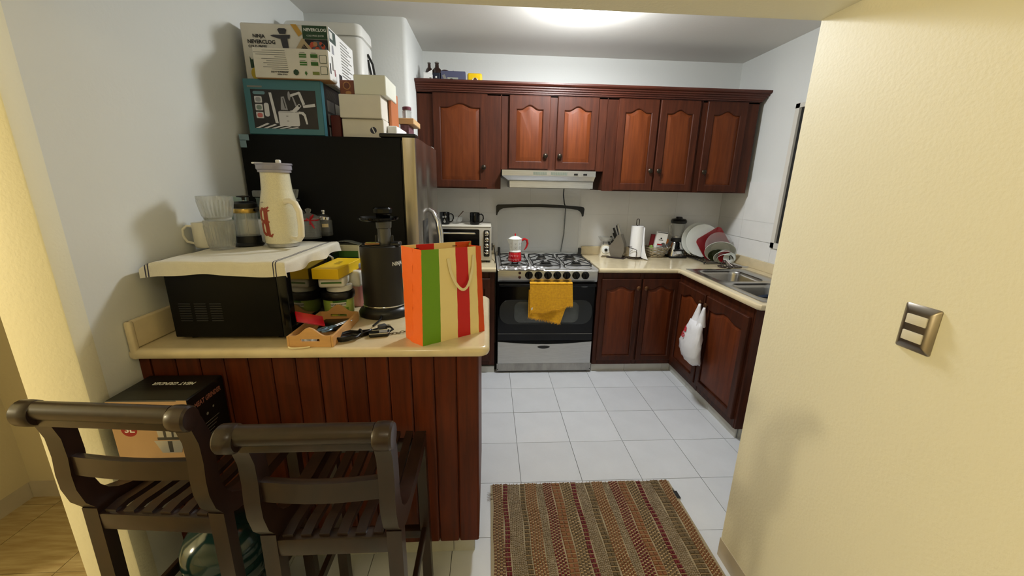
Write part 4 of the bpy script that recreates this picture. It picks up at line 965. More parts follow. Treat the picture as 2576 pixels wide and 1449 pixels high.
t = jar('square_decanter', 'blue-green glass decanter with faceted pattern behind the coffee press', (-1.205, -.855, ZM), [(.040, 0)]+ribs(.046, .004, .115, .012, .0010)+[(.046, .13), (.034, .150), (.022, .160), (.022, .185), (.026, .19), (.001, .19)], M_glassg, n=8)
obj('stopper', MB().rbox(-.028, .028, -.022, .022, .193, .222, .006, 2), M_glass, t)
t = jar('glass_pitcher', 'tall blue-green glass pitcher at the back left of the microwave top', (-1.290, -.905, ZM), [(.038, 0), (.044, .01), (.046, .12), (.040, .160), (.044, .195), (.042, .195), (.037, .16), (.043, .12), (.040, .01), (.001, .006)], M_glassg)
t = jar('decanter', 'clear glass decanter with a cut glass stopper at the back of the microwave top', (-1.122, -.735, ZM), [(.050, 0), (.055, .006), (.055, .09), (.046, .115), (.026, .138), (.020, .150), (.020, .168), (.028, .172), (.028, .178), (.016, .180), (.015, .15), (.04, .11), (.050, .085), (.048, .01), (.001, .008)])
obj('stopper', MB().lathe([(.012, .150), (.014, .182), (.020, .186), (.030, .222), (.028, .227), (.001, .228)], n=8), mat('cut_glass', (240, 244, 244), .04, trans=.85, bump=1, bscale=90), t, sharp=10)
t = jar('ribbed_jar', 'squat ribbed glass jar with a red ribbon bow beside the mug handle', (-1.030, -.800, ZM), [(.040, 0)]+ribs(.0465, .004, .075, .009)+[(.046, .082), (.042, .092), (.042, .098), (.040, .098), (.040, .09), (.043, .08), (.043, .01), (.001, .008)])
obj('lid', MB().lathe([(.044, .099), (.045, .103), (.030, .112), (.012, .118), (.008, .122), (.013, .130), (.013, .138), (.001, .143)], n=24), M_glass, t)
rb = MB().tube([(.0455*math.cos(a), .0455*math.sin(a), .088) for a in [2*PI*k/28 for k in range(28)]], .0035, 6, closed=True, flat=.4)
rb.tube([(.022, -.044, .088), (.034, -.052, .104), (.044, -.052, .116)], [.003, .007, .004], 6, flat=.4).tube([(.022, -.044, .088), (.036, -.055, .070), (.046, -.060, .055)], [.003, .005, .003], 6, flat=.4).tube([(.022, -.044, .088), (.010, -.052, .098)], [.003, .006], 6, flat=.4).tube([(.022, -.044, .088), (.026, -.053, .072)], [.003, .004], 6, flat=.4)
obj('ribbon', rb, M_red, t)
t = jar('spice_jar', 'short round glass jar with a shiny metal lid and cream label at the right rear', (-1.005, -.690, ZM), [(.034, 0), (.038, .004), (.038, .016), (.036, .018), (.038, .022), (.038, .075), (.036, .080), (.034, .080), (.035, .02), (.001, .008)])
obj('lid', MB().lathe([(.039, .080), (.040, .084), (.040, .094), (.030, .104), (.012, .110), (.008, .114), (.012, .122), (.010, .127), (.001, .128)], n=24), M_chrome, t)
lb = MB(); 
for k in range(6):
    a0, a1 = -1.5+k*.13, -1.5+(k+1)*.13; lb.add([(.0386*math.cos(a), .0386*math.sin(a), z) for a, z in ((a0, .045), (a1, .045), (a1, .062), (a0, .062))], [(0, 1, 2, 3)])
obj('label', lb, mat('label_cream', (226, 206, 160), .5), t)

# ---- stack between microwave and juicer
PX, PY = -.810, -1.100
def cyl_label(mb, r, z0, z1, a0, a1, n=14):
    for k in range(n):
        b0, b1 = a0+(a1-a0)*k/n, a0+(a1-a0)*(k+1)/n
        mb.add([(r*math.cos(b), r*math.sin(b), z) for b, z in ((b0, z0), (b1, z0), (b1, z1), (b0, z1))], [(0, 1, 2, 3)])
t = local('body_jar', 'wide pale green cream tub with a black screw lid beside the microwave', 'tub', (PX-.002, PY, PZ))
obj('tub', MB().lathe([(.052, .0005), (.057, .004), (.059, .03), (.060, .082), (.056, .088)], n=36), mat('pale_green_label', (196, 206, 120), .35, rgb2=(150, 182, 70), nscale=14), t)
obj('lid', MB().lathe([(.064, .084), (.066, .088), (.066, .108), (.062, .114), (.001, .114)], n=36), M_black, t)
lb = MB(); lb.use(M_inkw); cyl_label(lb, .0612, .058, .074, -1.75, -.75); lb.use(M_green); cyl_label(lb, .0610, .074, .083, -1.6, -.7); lb.use(mat('leaf_green', (110, 150, 50), .5)); cyl_label(lb, .0611, .020, .050, -1.2, -.6); lb.use(mat('lime_yellow', (206, 210, 80), .5)); cyl_label(lb, .0609, .012, .044, -1.9, -1.35)
txt = 'NATURLIP BODY-GE'; lb.use(M_ink)
tm = MB().text(txt, (0, 0, 0), (1, 0, 0), (0, 1, 0), .0080, 0, True, squash=.82)
lb.add([(.0620*math.cos(-1.25+x_/.0612), .0620*math.sin(-1.25+x_/.0612), .066+y_) for x_, y_, _ in tm.v], tm.f)
lf = MB(); obj('print', lb, None, t)
t = local('white_lid_tub', 'low white round tub stacked on the black lid of the green tub', 'tub', (PX+.006, PY, PZ+.1145))
obj('tub', MB().lathe([(.046, .0005), (.050, .003), (.051, .022), (.048, .025), (.001, .025)], n=32), M_white, t)
t = local('soap_packet', 'white packet with a green stripe on the white round tub', 'packet', (PX-.004, PY-.01, PZ+.1400), .12)
obj('packet', MB().rbox(-.052, .048, -.060, .060, .0005, .040, .010, 3), mat('packet_white', (226, 224, 214), .4, bump=.5, bscale=40), t)
F = Face((-.052, -.0602, 0), (1, 0, 0), (0, 0, 1)); F.rect(M_green, .012, .018, .090, .025); obj('print', F.mb, None, t)
F = Face((-.052, -.060, .0402), (1, 0, 0), (0, 1, 0)); F.rect(mat('pack_orange', (206, 130, 84), .5), .062, .03, .09, .05); F.rect(M_inkg, .02, .03, .05, .05); obj('print', F.mb, None, t)
t = local('white_packet', 'crumpled white packet leaning behind the green striped packet', 'packet', (PX+.050, PY+.060, PZ+.115), -.2)
obj('packet', MB().rbox(-.045, .035, -.02, .02, .0008, .072, .012, 3), mat('packet_white', (226, 224, 214), .4), t)
t = local('yellow_box', 'long bright yellow box lying on the packet stack beside the microwave', 'box', (PX-.008, PY+.02, PZ+.1815), -.06)
obj('carton', MB().rbox(-.046, .058, -.115, .125, .0006, .042, .0015, 1), M_yellow, t)
F = Face((-.046, -.115, .0422), (1, 0, 0), (0, 1, 0)); m_oy = mat('olive_print', (130, 112, 20), .5)
for k in range(3): F.rect(m_oy, .044, .10+k*.022, .07-.004*k, .107+k*.022)
obj('print', F.mb, None, t)
t = local('medicine_box', 'tall white bottle with a rounded shoulder behind the green tub', 'bottle', (-.832, -.998, PZ))
obj('bottle', MB().lathe([(.023, .0005), (.026, .004), (.026, .13), (.022, .145), (.014, .152), (.014, .16)], n=24), M_white, t)
obj('cap', MB().lathe([(.016, .156), (.016, .174), (.012, .177), (.001, .177)], n=16), M_red, t)
t = local('pink_cup', 'tall pink diamond-patterned cup with a clear blue lid beside the juicer', 'cup', (-.780, -.950, PZ))
n = 20; L = []
for k in range(26):
    z = k*.0072+.002; r = .030+.014*(z/.19); L.append([((r+.0022*((i+k) % 2))*math.cos(2*PI*i/n), (r+.0022*((i+k) % 2))*math.sin(2*PI*i/n), z) for i in range(n)])
obj('cup', MB().loft(L), mat('pink_plastic', (206, 138, 140), .3, coat=.4), t, sharp=5)
obj('lid', MB().lathe([(.046, .184), (.048, .187), (.048, .198), (.044, .204), (.001, .207)], n=28), mat('lid_blue_grey', (150, 156, 186), .25), t)
t = local('green_tea_box', 'small green and cream box with an open dark flap behind the yellow box', 'box', (-.872, -.80, PZ))
obj('carton', MB().rbox(-.060, .072, -.03, .03, .0006, .262, .002, 1), mat('cream_green_card', (206, 204, 176), .5), t)
F = Face((-.060, -.03, 0), (1, 0, 0), (0, 0, 1)); F.rect(M_green, .004, .15, .128, .235); F.rect(M_greend, .004, .19, .128, .205); F.poly(mat('pale_green_ink', (150, 190, 130), .5), [(.08, .152), (.127, .152), (.127, .182)]); obj('print', F.mb, None, t)
obj('flap', MB().grid(lambda u, v: (-.064+.140*u, -.03+.05*v, .266+.014*math.sin(PI*min(1, u*1.05))), 14, 2, .002), mat('grey_card_gloss', (120, 126, 122), .25), t)

# ---- juicer
t = local('cold_press_juicer', 'black cylindrical cold press juicer with a round feed tray on the bar counter', 'juicer', (-.628, -1.080, PZ))
JU = t; JU.location = (-.628, -1.080, PZ)
m_jb = mat('gunmetal', (44, 42, 40), .38, .4)
obj('base', MB().lathe([(.100, .0005), (.106, .004), (.107, .020), (.100, .032), (.086, .040), (.084, .046)], n=44, sy=.82), M_black, t)
obj('trim_ring', MB().lathe([(.0865, .046), (.088, .048), (.088, .050), (.0865, .052)], n=44, sy=.82), M_chrome, t)
obj('body', MB().lathe([(.085, .052), (.0845, .30), (.080, .304), (.001, .305)], n=44, sy=.82), m_jb, t, sharp=30)
obj('top_recess', MB().lathe([(.075, .3045), (.075, .3085), (.066, .3085), (.064, .306), (.001, .306)], n=40, sy=.82), M_black, t)
obj('chute', MB().lathe([(.027, .300), (.027, .372), (.031, .376), (.033, .402), (.001, .403)], (.018, .0, 0), 28), mat('smoke_plastic', (70, 70, 70), .15, coat=.5), t)
obj('feed_tray', MB().lathe([(.034, .398), (.070, .404), (.080, .410), (.082, .418), (.079, .418), (.068, .408), (.030, .404)], (-.002, .0, 0), 36, sy=.9), M_blackg, t)
obj('pusher', MB().lathe([(.026, .404), (.030, .432), (.038, .436), (.039, .452), (.034, .458), (.020, .456), (.001, .454)], (.018, 0, 0), 10), M_blackg, t)
obj('spout_cover', MB().rbox(.045, .085, -.03, .03, .300, .318, .008, 3), M_black, t)
for s_ in (-1, 1): obj('latch', MB().rbox(.018+s_*.033-.004, .018+s_*.033+.004, -.006, .006, .30, .345, .003, 2), M_black, t)
F = Face((0, 0, 0), (1, 0, 0), (0, 0, 1)); nb = MB(); tm = MB().text('NINJA', (0, 0, 0), (1, 0, 0), (0, 1, 0), .022, 0, True, 'LEFT')
ax, ay = .0853, .0853*.82; nb.add([(ax*math.cos(-.84+x_/.085), ay*math.sin(-.84+x_/.085)-.0006, .232+y_) for x_, y_, _ in tm.v], tm.f)
obj('print', nb, M_inkw, t)
c = local('recipe_card', 'small folded card with a yellow picture lying on top of the juicer', 'card', (-.655, -1.100, PZ+.309), .25)
obj('card', MB().rbox(-.028, .028, -.018, .018, .0004, .006, .001, 1), M_kraft, c)
F = Face((-.028, -.018, .0062), (1, 0, 0), (0, 1, 0)); F.rect(mat('card_yellow_green', (206, 200, 110), .5), .004, .004, .04, .032); F.rect(M_inkw, .042, .004, .054, .032); obj('print', F.mb, None, c)
# power cord of the juicer
cp = [(.008, -.085, .020), (.010, -.105, .012), (0, -.135, .006), (-.004, -.165, .006)]
c = obj('cord', MB().tube(cp, .004, 8), M_cord, JU)

# ---- paper bag
t = thing('paper_bag', 'orange, green, cream and red striped paper gift bag at the end of the bar', 'bag', (-.35, -1.37, PZ))
m_or, m_gr, m_cr, m_rd, m_ro = mat('bag_orange', (244, 108, 28), .5), mat('bag_green', (108, 158, 22), .5), mat('bag_cream', (244, 224, 160), .55), mat('bag_red', (200, 24, 28), .5), mat('bag_red_orange', (214, 74, 14), .5)
m_in = mat('bag_inside', (232, 218, 190), .8)
b0, b1, b2, b3 = Vector((-.407, -1.437, PZ)), Vector((-.192, -1.290, PZ)), Vector((-.262, -1.215, PZ)), Vector((-.482, -1.352, PZ))
HB_ = .342
top = [Vector((-.399, -1.437, PZ+HB_)), Vector((-.206, -1.294, PZ+HB_-.006)), Vector((-.244, -1.248, PZ+HB_+.006)), Vector((-.484, -1.350, PZ+HB_+.002))]
def wallf(p0, p1, q0, q1, a, b, bulge=.0):
    d = (p1-p0); nn = Vector((d.y, -d.x, 0)).normalized()
    return lambda u, v: tuple((p0.lerp(p1, a+(b-a)*u)).lerp(q0.lerp(q1, a+(b-a)*u), v)+nn*(bulge*math.sin(PI*v)*math.sin(PI*(a+(b-a)*u))+.0008*math.sin(30*v+9*u)))
def band(name, p0, p1, q0, q1, a, b, m, bul=.0): return obj(name, MB().grid(wallf(p0, p1, q0, q1, a, b, bul), 6, 16, .0007), m, t)
st_ = [(0, .27, m_gr), (.27, .545, m_cr), (.545, .755, m_rd), (.755, .905, m_cr), (.905, 1, m_ro)]
for a, b, m in st_: band('front_stripe', b0, b1, top[0], top[1], a, b, m, .004)
mid_b, mid_t = b3.lerp(b0, .5)+Vector((-.004, -.006, 0)), top[3].lerp(top[0], .55)+Vector((.002, .002, -.001))
band('side_gusset', b3, mid_b, top[3], mid_t, 0, 1, m_or); band('side_gusset', mid_b, b0, mid_t, top[0], 0, 1, m_or)
mr_b, mr_t = b1.lerp(b2, .5), top[1].lerp(top[2], .5)+Vector((-.025, -.004, -.004))
band('side_gusset', b1, mr_b, top[1], mr_t, 0, 1, m_ro); band('side_gusset', mr_b, b2, mr_t, top[2], 0, 1, m_gr)
obj('back', MB().grid(wallf(b2, b3, top[2], top[3], 0, 1), 8, 12, .0012), m_in, t)
for a, b, m in ((.0, .24, m_ro), (.24, .55, m_cr), (.55, .80, m_rd), (.80, .98, m_cr)):
    p0, p1 = top[2].lerp(top[3], a), top[2].lerp(top[3], b); dz = Vector((0, 0, .024)); ofs = Vector((.0012, -.0018, 0))
    obj('rim_fold', MB().add([p0+ofs+Vector((0, 0, .0)), p1+ofs, p1+ofs-dz, p0+ofs-dz], [(0, 1, 2, 3)]), m, t)
obj('bottom', MB().add([b0, b1, b2, b3], [(0, 1, 2, 3)]), m_cr, t)
nf = Vector(((b1-b0).y, -(b1-b0).x, 0)).normalized(); e = (top[1]-top[0])
q1, q2 = top[0].lerp(top[1], .41)-Vector((0, 0, .035)), top[0].lerp(top[1], .86)-Vector((0, 0, .030))
hp = []
for k in range(17):
    u = k/16; p = q1.lerp(q2, u); s_ = math.sin(PI*u); hp.append(p+nf*(.004+.016*s_)+Vector((0, 0, -.118*s_**.62+.0)))
mb = MB(); L = []
for i, p in enumerate(hp):
    tv = (hp[min(i+1, 16)]-hp[max(i-1, 0)]).normalized(); wv = tv.cross(nf).normalized(); L.append([p+wv*.005, p-wv*.005, p-wv*.005-nf*.001, p+wv*.005-nf*.001])
mb.loft(L); obj('handle', mb, mat('ribbon_cream', (236, 222, 176), .5), t)
for a in (.25, .80):
    p = top[2].lerp(top[3], a)+Vector((.002, -.003, -.014)); d = (top[3]-top[2]).normalized(); obj('staple', MB().tube([p-d*.009, p+d*.009], .0013, 6), M_ink, t)

# ---- wooden tray with odds and ends
TX0, TX1, TY0, TY1 = -.868, -.712, -1.440, -1.165
t = thing('wooden_tray', 'small light wooden tray with wavy cut-out ends near the microwave corner', 'tray', (-.79, -1.30, PZ))
m_tw = mat('birch_wood', (206, 158, 100), .5, noise=.08, nscale=12, stretch=(1, 1, 6))
obj('bottom', MB().box(TX0+.008, TX1-.008, TY0+.008, TY1-.008, PZ+.0005, PZ+.006), m_tw, t)
for x0 in (TX0, TX1-.008): obj('side', MB().rbox(x0, x0+.008, TY0, TY1, PZ+.0006, PZ+.040, .001, 1), m_tw, t)
for y0 in (TY0, TY1-.008):
    w_ = TX1-TX0-.017; hz = lambda f: .040+.030*math.sin(PI*max(0, min(1, (f-.12)/.76)))**2; mb = MB()
    o = (TX0+.0085, y0, PZ+.0006)
    n = 18; s0, s1, sz0, sz1 = .27, .73, .019, .030
    low = [(w_*k/n, 0) for k in range(n+1)]
    # built from four pieces around the slot, one mesh
    def pz(a, b): 
        P = [(w_*(a+(b-a)*k/8), hz(a+(b-a)*k/8)) for k in range(9)]; return P
    mb.prism([(0, 0), (w_*s0, 0)]+pz(0, s0)[::-1], o, (1, 0, 0), (0, 0, 1), 0, -.008)
    mb.prism([(w_*s1, 0), (w_, 0)]+pz(s1, 1)[::-1], o, (1, 0, 0), (0, 0, 1), 0, -.008)
    mb.prism([(w_*s0, 0), (w_*s1, 0), (w_*s1, sz0), (w_*s0, sz0)], o, (1, 0, 0), (0, 0, 1), 0, -.008)
    mb.prism([(w_*s0, sz1), (w_*s1, sz1)]+pz(s0, s1)[::-1], o, (1, 0, 0), (0, 0, 1), 0, -.008)
    obj('end_board', mb, m_tw, t, sharp=20)
c = local('red_booklet', 'red booklet leaning out of the wooden tray', 'booklet', (-.825, -1.345, PZ+.040), .75)
obj('cover', MB().rbox(-.050, .050, -.026, .026, -.003, .003, .001, 1).tf(I(0, 0, .030) @ Matrix.Rotation(.42, 4, 'Y') @ Matrix.Rotation(.5, 4, 'X')), M_red, c)
c = local('black_wallet', 'flat black pouch lying in the wooden tray', 'pouch', (-.775, -1.26, PZ+.0065), .1)
obj('pouch', MB().rbox(-.050, .050, -.05, .05, .0005, .020, .008, 2), M_black, c)
c = local('folding_knife', 'silver blue scissors lying across the right side of the wooden tray', 'scissors', (-.750, -1.315, PZ+.030), 1.05)
obj('blade', MB().rbox(-.01, .075, -.006, .003, .0, .004, .001, 1).rbox(-.01, .070, -.002, .008, .004, .007, .001, 1), M_steel, c)
obj('handle', MB().tube([(-.045+.020*math.cos(a), .012+.010*math.sin(a), .003) for a in [2*PI*k/12 for k in range(12)]], .0035, 6, closed=True).tube([(-.045+.020*math.cos(a), -.012+.010*math.sin(a), .003) for a in [2*PI*k/12 for k in range(12)]], .0035, 6, closed=True).rbox(-.03, .0, -.010, .010, 0, .007, .003, 2), mat('blue_grey_plastic', (96, 120, 140), .3, .3), c)
c = local('paper_slip', 'white paper slips lying in the wooden tray under the scissors', 'paper', (-.800, -1.375, PZ+.0065), .2)
obj('paper', MB().grid(lambda u, v: (-.05+.10*u, -.04+.09*v, .006+.012*math.sin(3*u+2*v)), 8, 8, .0008), M_cardw, c)
c = local('foil_pouch', 'crinkled silver pouch visible through the front slot of the tray', 'pouch', (-.81, -1.418, PZ+.0065), 0)
obj('pouch', MB().grid(lambda u, v: (-.035+.07*u, -.008+.02*v, .010+.012*v+.002*math.sin(20*u)), 14, 4, .001), M_foil, c)
c = obj('cream_string', MB().tube([(-.862, -1.444, PZ+.0035), (-.855, -1.451, PZ+.003), (-.84, -1.4535, PZ+.0025), (-.81, -1.450, PZ+.003), (-.79, -1.444, PZ+.0035)], .0028, 6), mat('cream_string', (236, 222, 180), .7))
tag(c, 'short cream string lying at the counter edge in front of the tray', 'string')

# ---- coiled cable, key fob with chain
t = local('power_cable', 'coiled black power cable with a plug on the bar counter by the tray', 'cable', (-.655, -1.345, PZ), math.radians(38))
mb = MB()
for k in range(4):
    r0, w_ = .055+.004*k, .020+.004*k; pts = []
    for q in range(24):
        a = 2*PI*q/24; s_ = .35+.65*abs(math.cos(a/2+PI/2*0)) ; pts.append((-.020+r0*math.cos(a)*(1.0), w_*math.sin(a)*(1 if math.cos(a) < .2 else .45), .0052+.0038*k+.002*math.sin(3*a+k)))
    mb.tube(pts, .0042, 7, closed=True)
mb.tube([(.030, .004, .012), (.055, .010, .008), (.080, .006, .008)], .0042, 7)
obj('coil', mb, M_cord, t)
obj('tie', MB().tube([(.006, .014*math.cos(a), .014+.013*math.sin(a)) for a in [2*PI*k/12 for k in range(12)]], .004, 6, closed=True), M_black, t)
obj('plug', MB().rbox(.076, .108, -.008, .018, .002, .026, .005, 2), mat('plug_grey', (70, 72, 76), .35), t)
for y in (.0, .011): obj('pin', MB().box(.108, .124, y-.002, y+.002, .010, .018), M_chrome, t)
t = local('car_key', 'black car key fob with a silver frame beside the coiled cable', 'key', (-.585, -1.335, PZ), .22)
obj('fob', MB().rbox(-.036, .036, -.020, .020, .001, .016, .006, 3), M_black, t)
obj('frame', MB().tube([(x, y, .0155) for x, y in rr(.036, .019, .010, 4)], .0016, 6, closed=True), M_chrome, t)
obj('window', MB().rbox(.000, .030, -.013, .013, .0155, .0175, .001, 1), M_inkg, t)
obj('lanyard', MB().tube([(.034, .004, .010), (.050, .020, .014), (.040, .040, .018), (.010, .046, .016), (-.02, .036, .012), (-.034, .018, .010)], .004, 6), M_black, t)
t = local('key_chain', 'thin bronze link chain lying between the key fob and the striped bag', 'chain', (-.537, -1.322, PZ), .25)
for k in range(6):
    c_ = -.022+.014*k; pts = [(c_+.0095*math.cos(a), (.0045*math.sin(a) if k % 2 else 0), .004+(0 if k % 2 else .0035*math.sin(a))+.003*(k > 3)) for a in [2*PI*q/12 for q in range(12)]]
    obj('link', MB().tube(pts, .0011, 5, closed=True), mat('old_bronze', (110, 96, 74), .35, 1), t)
# ================================================================== RIGHT COUNTER THINGS
t = local('kitchen_scale', 'small white kitchen scale with a clear bowl at the left of the counter', 'scale', (.897, .79, ZT), -.1)
m_cw = mat('cream_enamel', (226, 218, 196), .3)
body = [(-.055, 0), (-.040, 0), (-.030, .012), (.030, .012), (.040, 0), (.055, 0), (.044, .035), (.046, .060), (.034, .100), (.015, .114), (-.015, .114), (-.034, .100), (-.046, .060), (-.044, .035)]
obj('body', MB().prism(body, (0, -.022, .0005), (1, 0, 0), (0, 0, 1), 0, -.045), m_cw, t, sharp=50)
obj('dial', MB().lathe([(.036, 0), (.037, .004), (.033, .006), (.001, .006)], n=28).tf(I(0, -.022, .066) @ Matrix.Rotation(PI/2, 4, 'X')), M_whitec, t)
obj('knob', MB().lathe([(.014, 0), (.014, .010), (.010, .013), (.001, .013)], n=18).tf(I(0, -.028, .066) @ Matrix.Rotation(PI/2, 4, 'X')), M_black, t)
obj('support', MB().tube([(-.022, 0, .10), (-.022, 0, .134), (.022, 0, .134), (.022, 0, .10)], .003, 6), M_black, t)
obj('bowl', MB().lathe([(.025, .137), (.050, .145), (.066, .166), (.074, .184), (.072, .184), (.063, .168), (.048, .148), (.001, .140)], n=32), M_glass, t)
t = local('knife_block', 'grey-brown acrylic knife block full of knives on a dark base', 'knife block', (1.005, .745, ZT), -.62)
obj('base', MB().rbox(-.085, .075, -.075, .065, .0008, .008, .002, 1), mat('dark_brown_plastic', (40, 28, 24), .4), t)
blk = [(-.055, .008), (.045, .008), (.062, .070), (.055, .130), (.018, .215), (-.012, .205), (-.040, .150), (-.075, .105), (-.078, .070), (-.062, .040)]
obj('block', MB().prism(blk, (0, -.04, 0), (1, 0, 0), (0, 0, 1), 0, -.08), mat('smoked_acrylic', (128, 120, 106), .18, trans=.25, coat=.4), t, sharp=50)
for k, (x, z, y, a, L_) in enumerate(((.010, .205, -.02, -.30, .105), (-.004, .195, .01, -.34, .10), (-.020, .18, -.015, -.40, .095), (-.034, .155, .015, -.46, .07), (-.046, .140, -.02, -.5, .06), (-.060, .122, .01, -.6, .05), (-.068, .108, -.02, -.66, .045))):
    kn = MB().rbox(-.009, .009, -.007, .007, -.02, L_, .005, 2).tf(I(x, y, z) @ Matrix.Rotation(a, 4, 'Y')); obj('knife_handle', kn, M_steel if k == 0 else M_black, t)
t = local('paper_towel_holder', 'roll of white paper towel on a dark wire stand', 'paper towel', (1.145, .70, ZT))
obj('roll', MB().lathe([(.018, .020), (.050, .020), (.052, .022), (.052, .292), (.050, .294), (.018, .294)], n=32), mat('tissue_white', (240, 240, 240), .9, bump=.4, bscale=60), t)
obj('loose_sheet', MB().grid(lambda u, v: (.050*math.cos(-.3-.0*u)+.034*(u**2)*(1-v)**4+.0015, -.020-.030*u-.05*(u)*(1-v)**2, .014+.27*v-.008*u*(1-v)), 10, 16, .001), mat('tissue_white', (240, 240, 240), .9), t)
wf = MB().tube([(.068*math.cos(a), .068*math.sin(a), .006) for a in [2*PI*k/28 for k in range(28)]], .0035, 6, closed=True)
wf.tube([(0, 0, .006), (0, 0, .300)], .004, 6).tube([(-.012, 0, .298), (-.012, 0, .345), (-.006, 0, .354), (.006, 0, .354), (.012, 0, .345), (.012, 0, .298)], .003, 6).tube([(-.068, 0, .006), (.068, 0, .006)], .0035, 6)
wf.tube([(-.05, -.046, .006), (-.012, -.066, .010), (-.012, -.066, .086), (-.03, -.062, .095), (-.075, -.05, .105), (-.082, -.035, .112), (-.05, -.05, .112)], .003, 6)
obj('wire_stand', wf, mat('bronze_wire', (46, 34, 28), .4, .6), t)
# woven basket with packets
t = local('wire_basket', 'oval woven metallic basket holding packets', 'basket', (1.372, .785, ZT))
m_bk = mat('antique_silver', (170, 158, 136), .35, .6)
bk = []
for k in range(7):
    z = .012+k*.0135; f = k/6; rx, ry = .072+.052*f**.8, .045+.036*f**.8; o = MB()
    pts = [(rx*math.cos(a), ry*math.sin(a), z+.0025*math.sin(9*a+k*PI)) for a in [2*PI*q/40 for q in range(40)]]
    o.tube(pts, .0052, 6, closed=True); obj('strand', o, m_bk, t)
rb = MB()
for q in range(10):
    a = 2*PI*q/10+.2; rb.tube([(.070*math.cos(a), .043*math.sin(a), .003), ((.078)*math.cos(a), .050*math.sin(a), .02), (.108*math.cos(a), .070*math.sin(a), .06), (.132*math.cos(a), .088*math.sin(a), .104)], .0032, 6)
obj('ribs', rb, m_bk, t); obj('base', MB().lathe([(.066, .0008), (.070, .004), (.068, .008), (.001, .008)], n=28, sy=.62), m_bk, t)
c = local('white_packet', 'white packet with red and black lettering standing in the basket', 'packet', (1.385, .775, ZT+.030), -.08)
obj('packet', MB().rbox(-.052, .050, -.018, .018, .002, .205, .004, 2).tf(Matrix.Rotation(.13, 4, 'Y')), M_cardw, c)
F = Face((-.052, -.018, 0), (1, 0, 0), (0, 0, 1)); F.rect(M_ink, .004, .196, .098, .202); F.disc(M_ink, .048, .148, .008); F.rect(M_inkg, .028, .128, .068, .137)
F.rect(M_red, .022, .084, .080, .096)
for k in range(4): F.rect(M_ink, .022, .074-k*.012, .080, .079-k*.012)
F.mb.tf(Matrix.Rotation(.13, 4, 'Y')); obj('print', F.mb, None, c)
c = local('red_packet', 'dark red packet standing behind the white packet in the basket', 'packet', (1.325, .80, ZT+.035), .1)
obj('packet', MB().rbox(-.022, .030, -.012, .012, .0, .175, .003, 1).tf(Matrix.Rotation(.10, 4, 'Y')), M_redm, c)
c = local('orange_bag', 'orange snack bag peeking out at the right of the white packet', 'packet', (1.445, .80, ZT+.035), .1)
obj('bag', MB().rbox(-.028, .028, -.01, .01, .0, .135, .008, 2).tf(Matrix.Rotation(.15, 4, 'Y')), mat('orange_bag', (206, 120, 40), .4), c)
c = local('lime_wrapper', 'green wrapper at the left rim of the wire basket', 'packet', (1.315, .765, ZT+.040), .3)
obj('wrapper', MB().sphere((0, 0, .045), .024, 10, 1.3), mat('lime_green', (116, 148, 60), .5), c)
c = local('silver_bag', 'crinkled grey plastic bag at the right side of the basket', 'packet', (1.43, .765, ZT+.045), .0)
obj('bag', MB().grid(lambda u, v: (-.03+.075*u, -.01+.02*math.sin(6*u+3*v), .0+.085*v+.01*math.sin(7*u)), 12, 10, .002), mat('smoke_foil', (120, 118, 116), .3, .5), c)
# blender
t = local('blender', 'chrome blender with a glass jar and black lid', 'blender', (1.560, .790, ZT))
obj('base', MB().rbox(-.078, .082, -.075, .075, .0008, .018, .005, 2), M_black, t)
L = [[(x, y, z) for x, y in rr(hx, hy, .018, 4)] for hx, hy, z in ((.070, .066, .018), (.069, .065, .040), (.050, .050, .135), (.046, .046, .145))]
obj('motor_housing', MB().loft(L), M_chrome, t, sharp=40)
obj('switch_panel', MB().loft([[(x, y, z) for x, y, z in ((-.048, -.0665+a, .066), (.048, -.0665+a, .066), (.046, -.0645+a, .080), (-.046, -.0645+a, .080))] for a in (.004, -.003)]), M_black, t)
obj('collar', MB().lathe([(.044, .145), (.052, .150), (.050, .172), (.038, .180)], n=24), M_black, t)
obj('jar', MB().lathe([(.036, .178), (.040, .185), (.058, .298), (.060, .318), (.056, .318), (.054, .30), (.036, .19), (.001, .184)], n=28), M_glass, t)
obj('contents', MB().lathe([(.030, .184), (.030, .20), (.006, .206)], n=10), M_steel, t)
obj('jar_handle', MB().tube([(-.058, 0, .31), (-.082, 0, .29), (-.078, 0, .23), (-.050, 0, .20)], .008, 8), M_glass, t)
obj('lid', MB().lathe([(.060, .312), (.068, .318), (.070, .336), (.060, .352), (.030, .358), (.026, .372), (.001, .374)], n=12), M_black, t)
c = obj('blender_cable', MB().tube([(1.61, .855, ZT+.07), (1.65, .84, ZT+.075), (1.682, .82, ZT+.050), (1.672, .80, ZT+.035), (1.64, .815, ZT+.03)], .0035, 7), M_cord); tag(c, 'black blender cable looping beside the wall outlet', 'cable')
t = local('wall_outlet', 'pale wall socket plate on the tiles beside the blender', 'outlet', (1.722, YB-.0085, 1.10))
obj('plate', MB().rbox(-.036, .036, -.007, -.0005, -.050, .050, .003, 2), mat('outlet_ivory', (206, 204, 192), .4), t)
for z in (-.022, .022): obj('socket', MB().rbox(-.016, .016, -.0085, -.0065, z-.014, z+.014, .002, 1), mat('socket_grey', (170, 168, 158), .4), t)
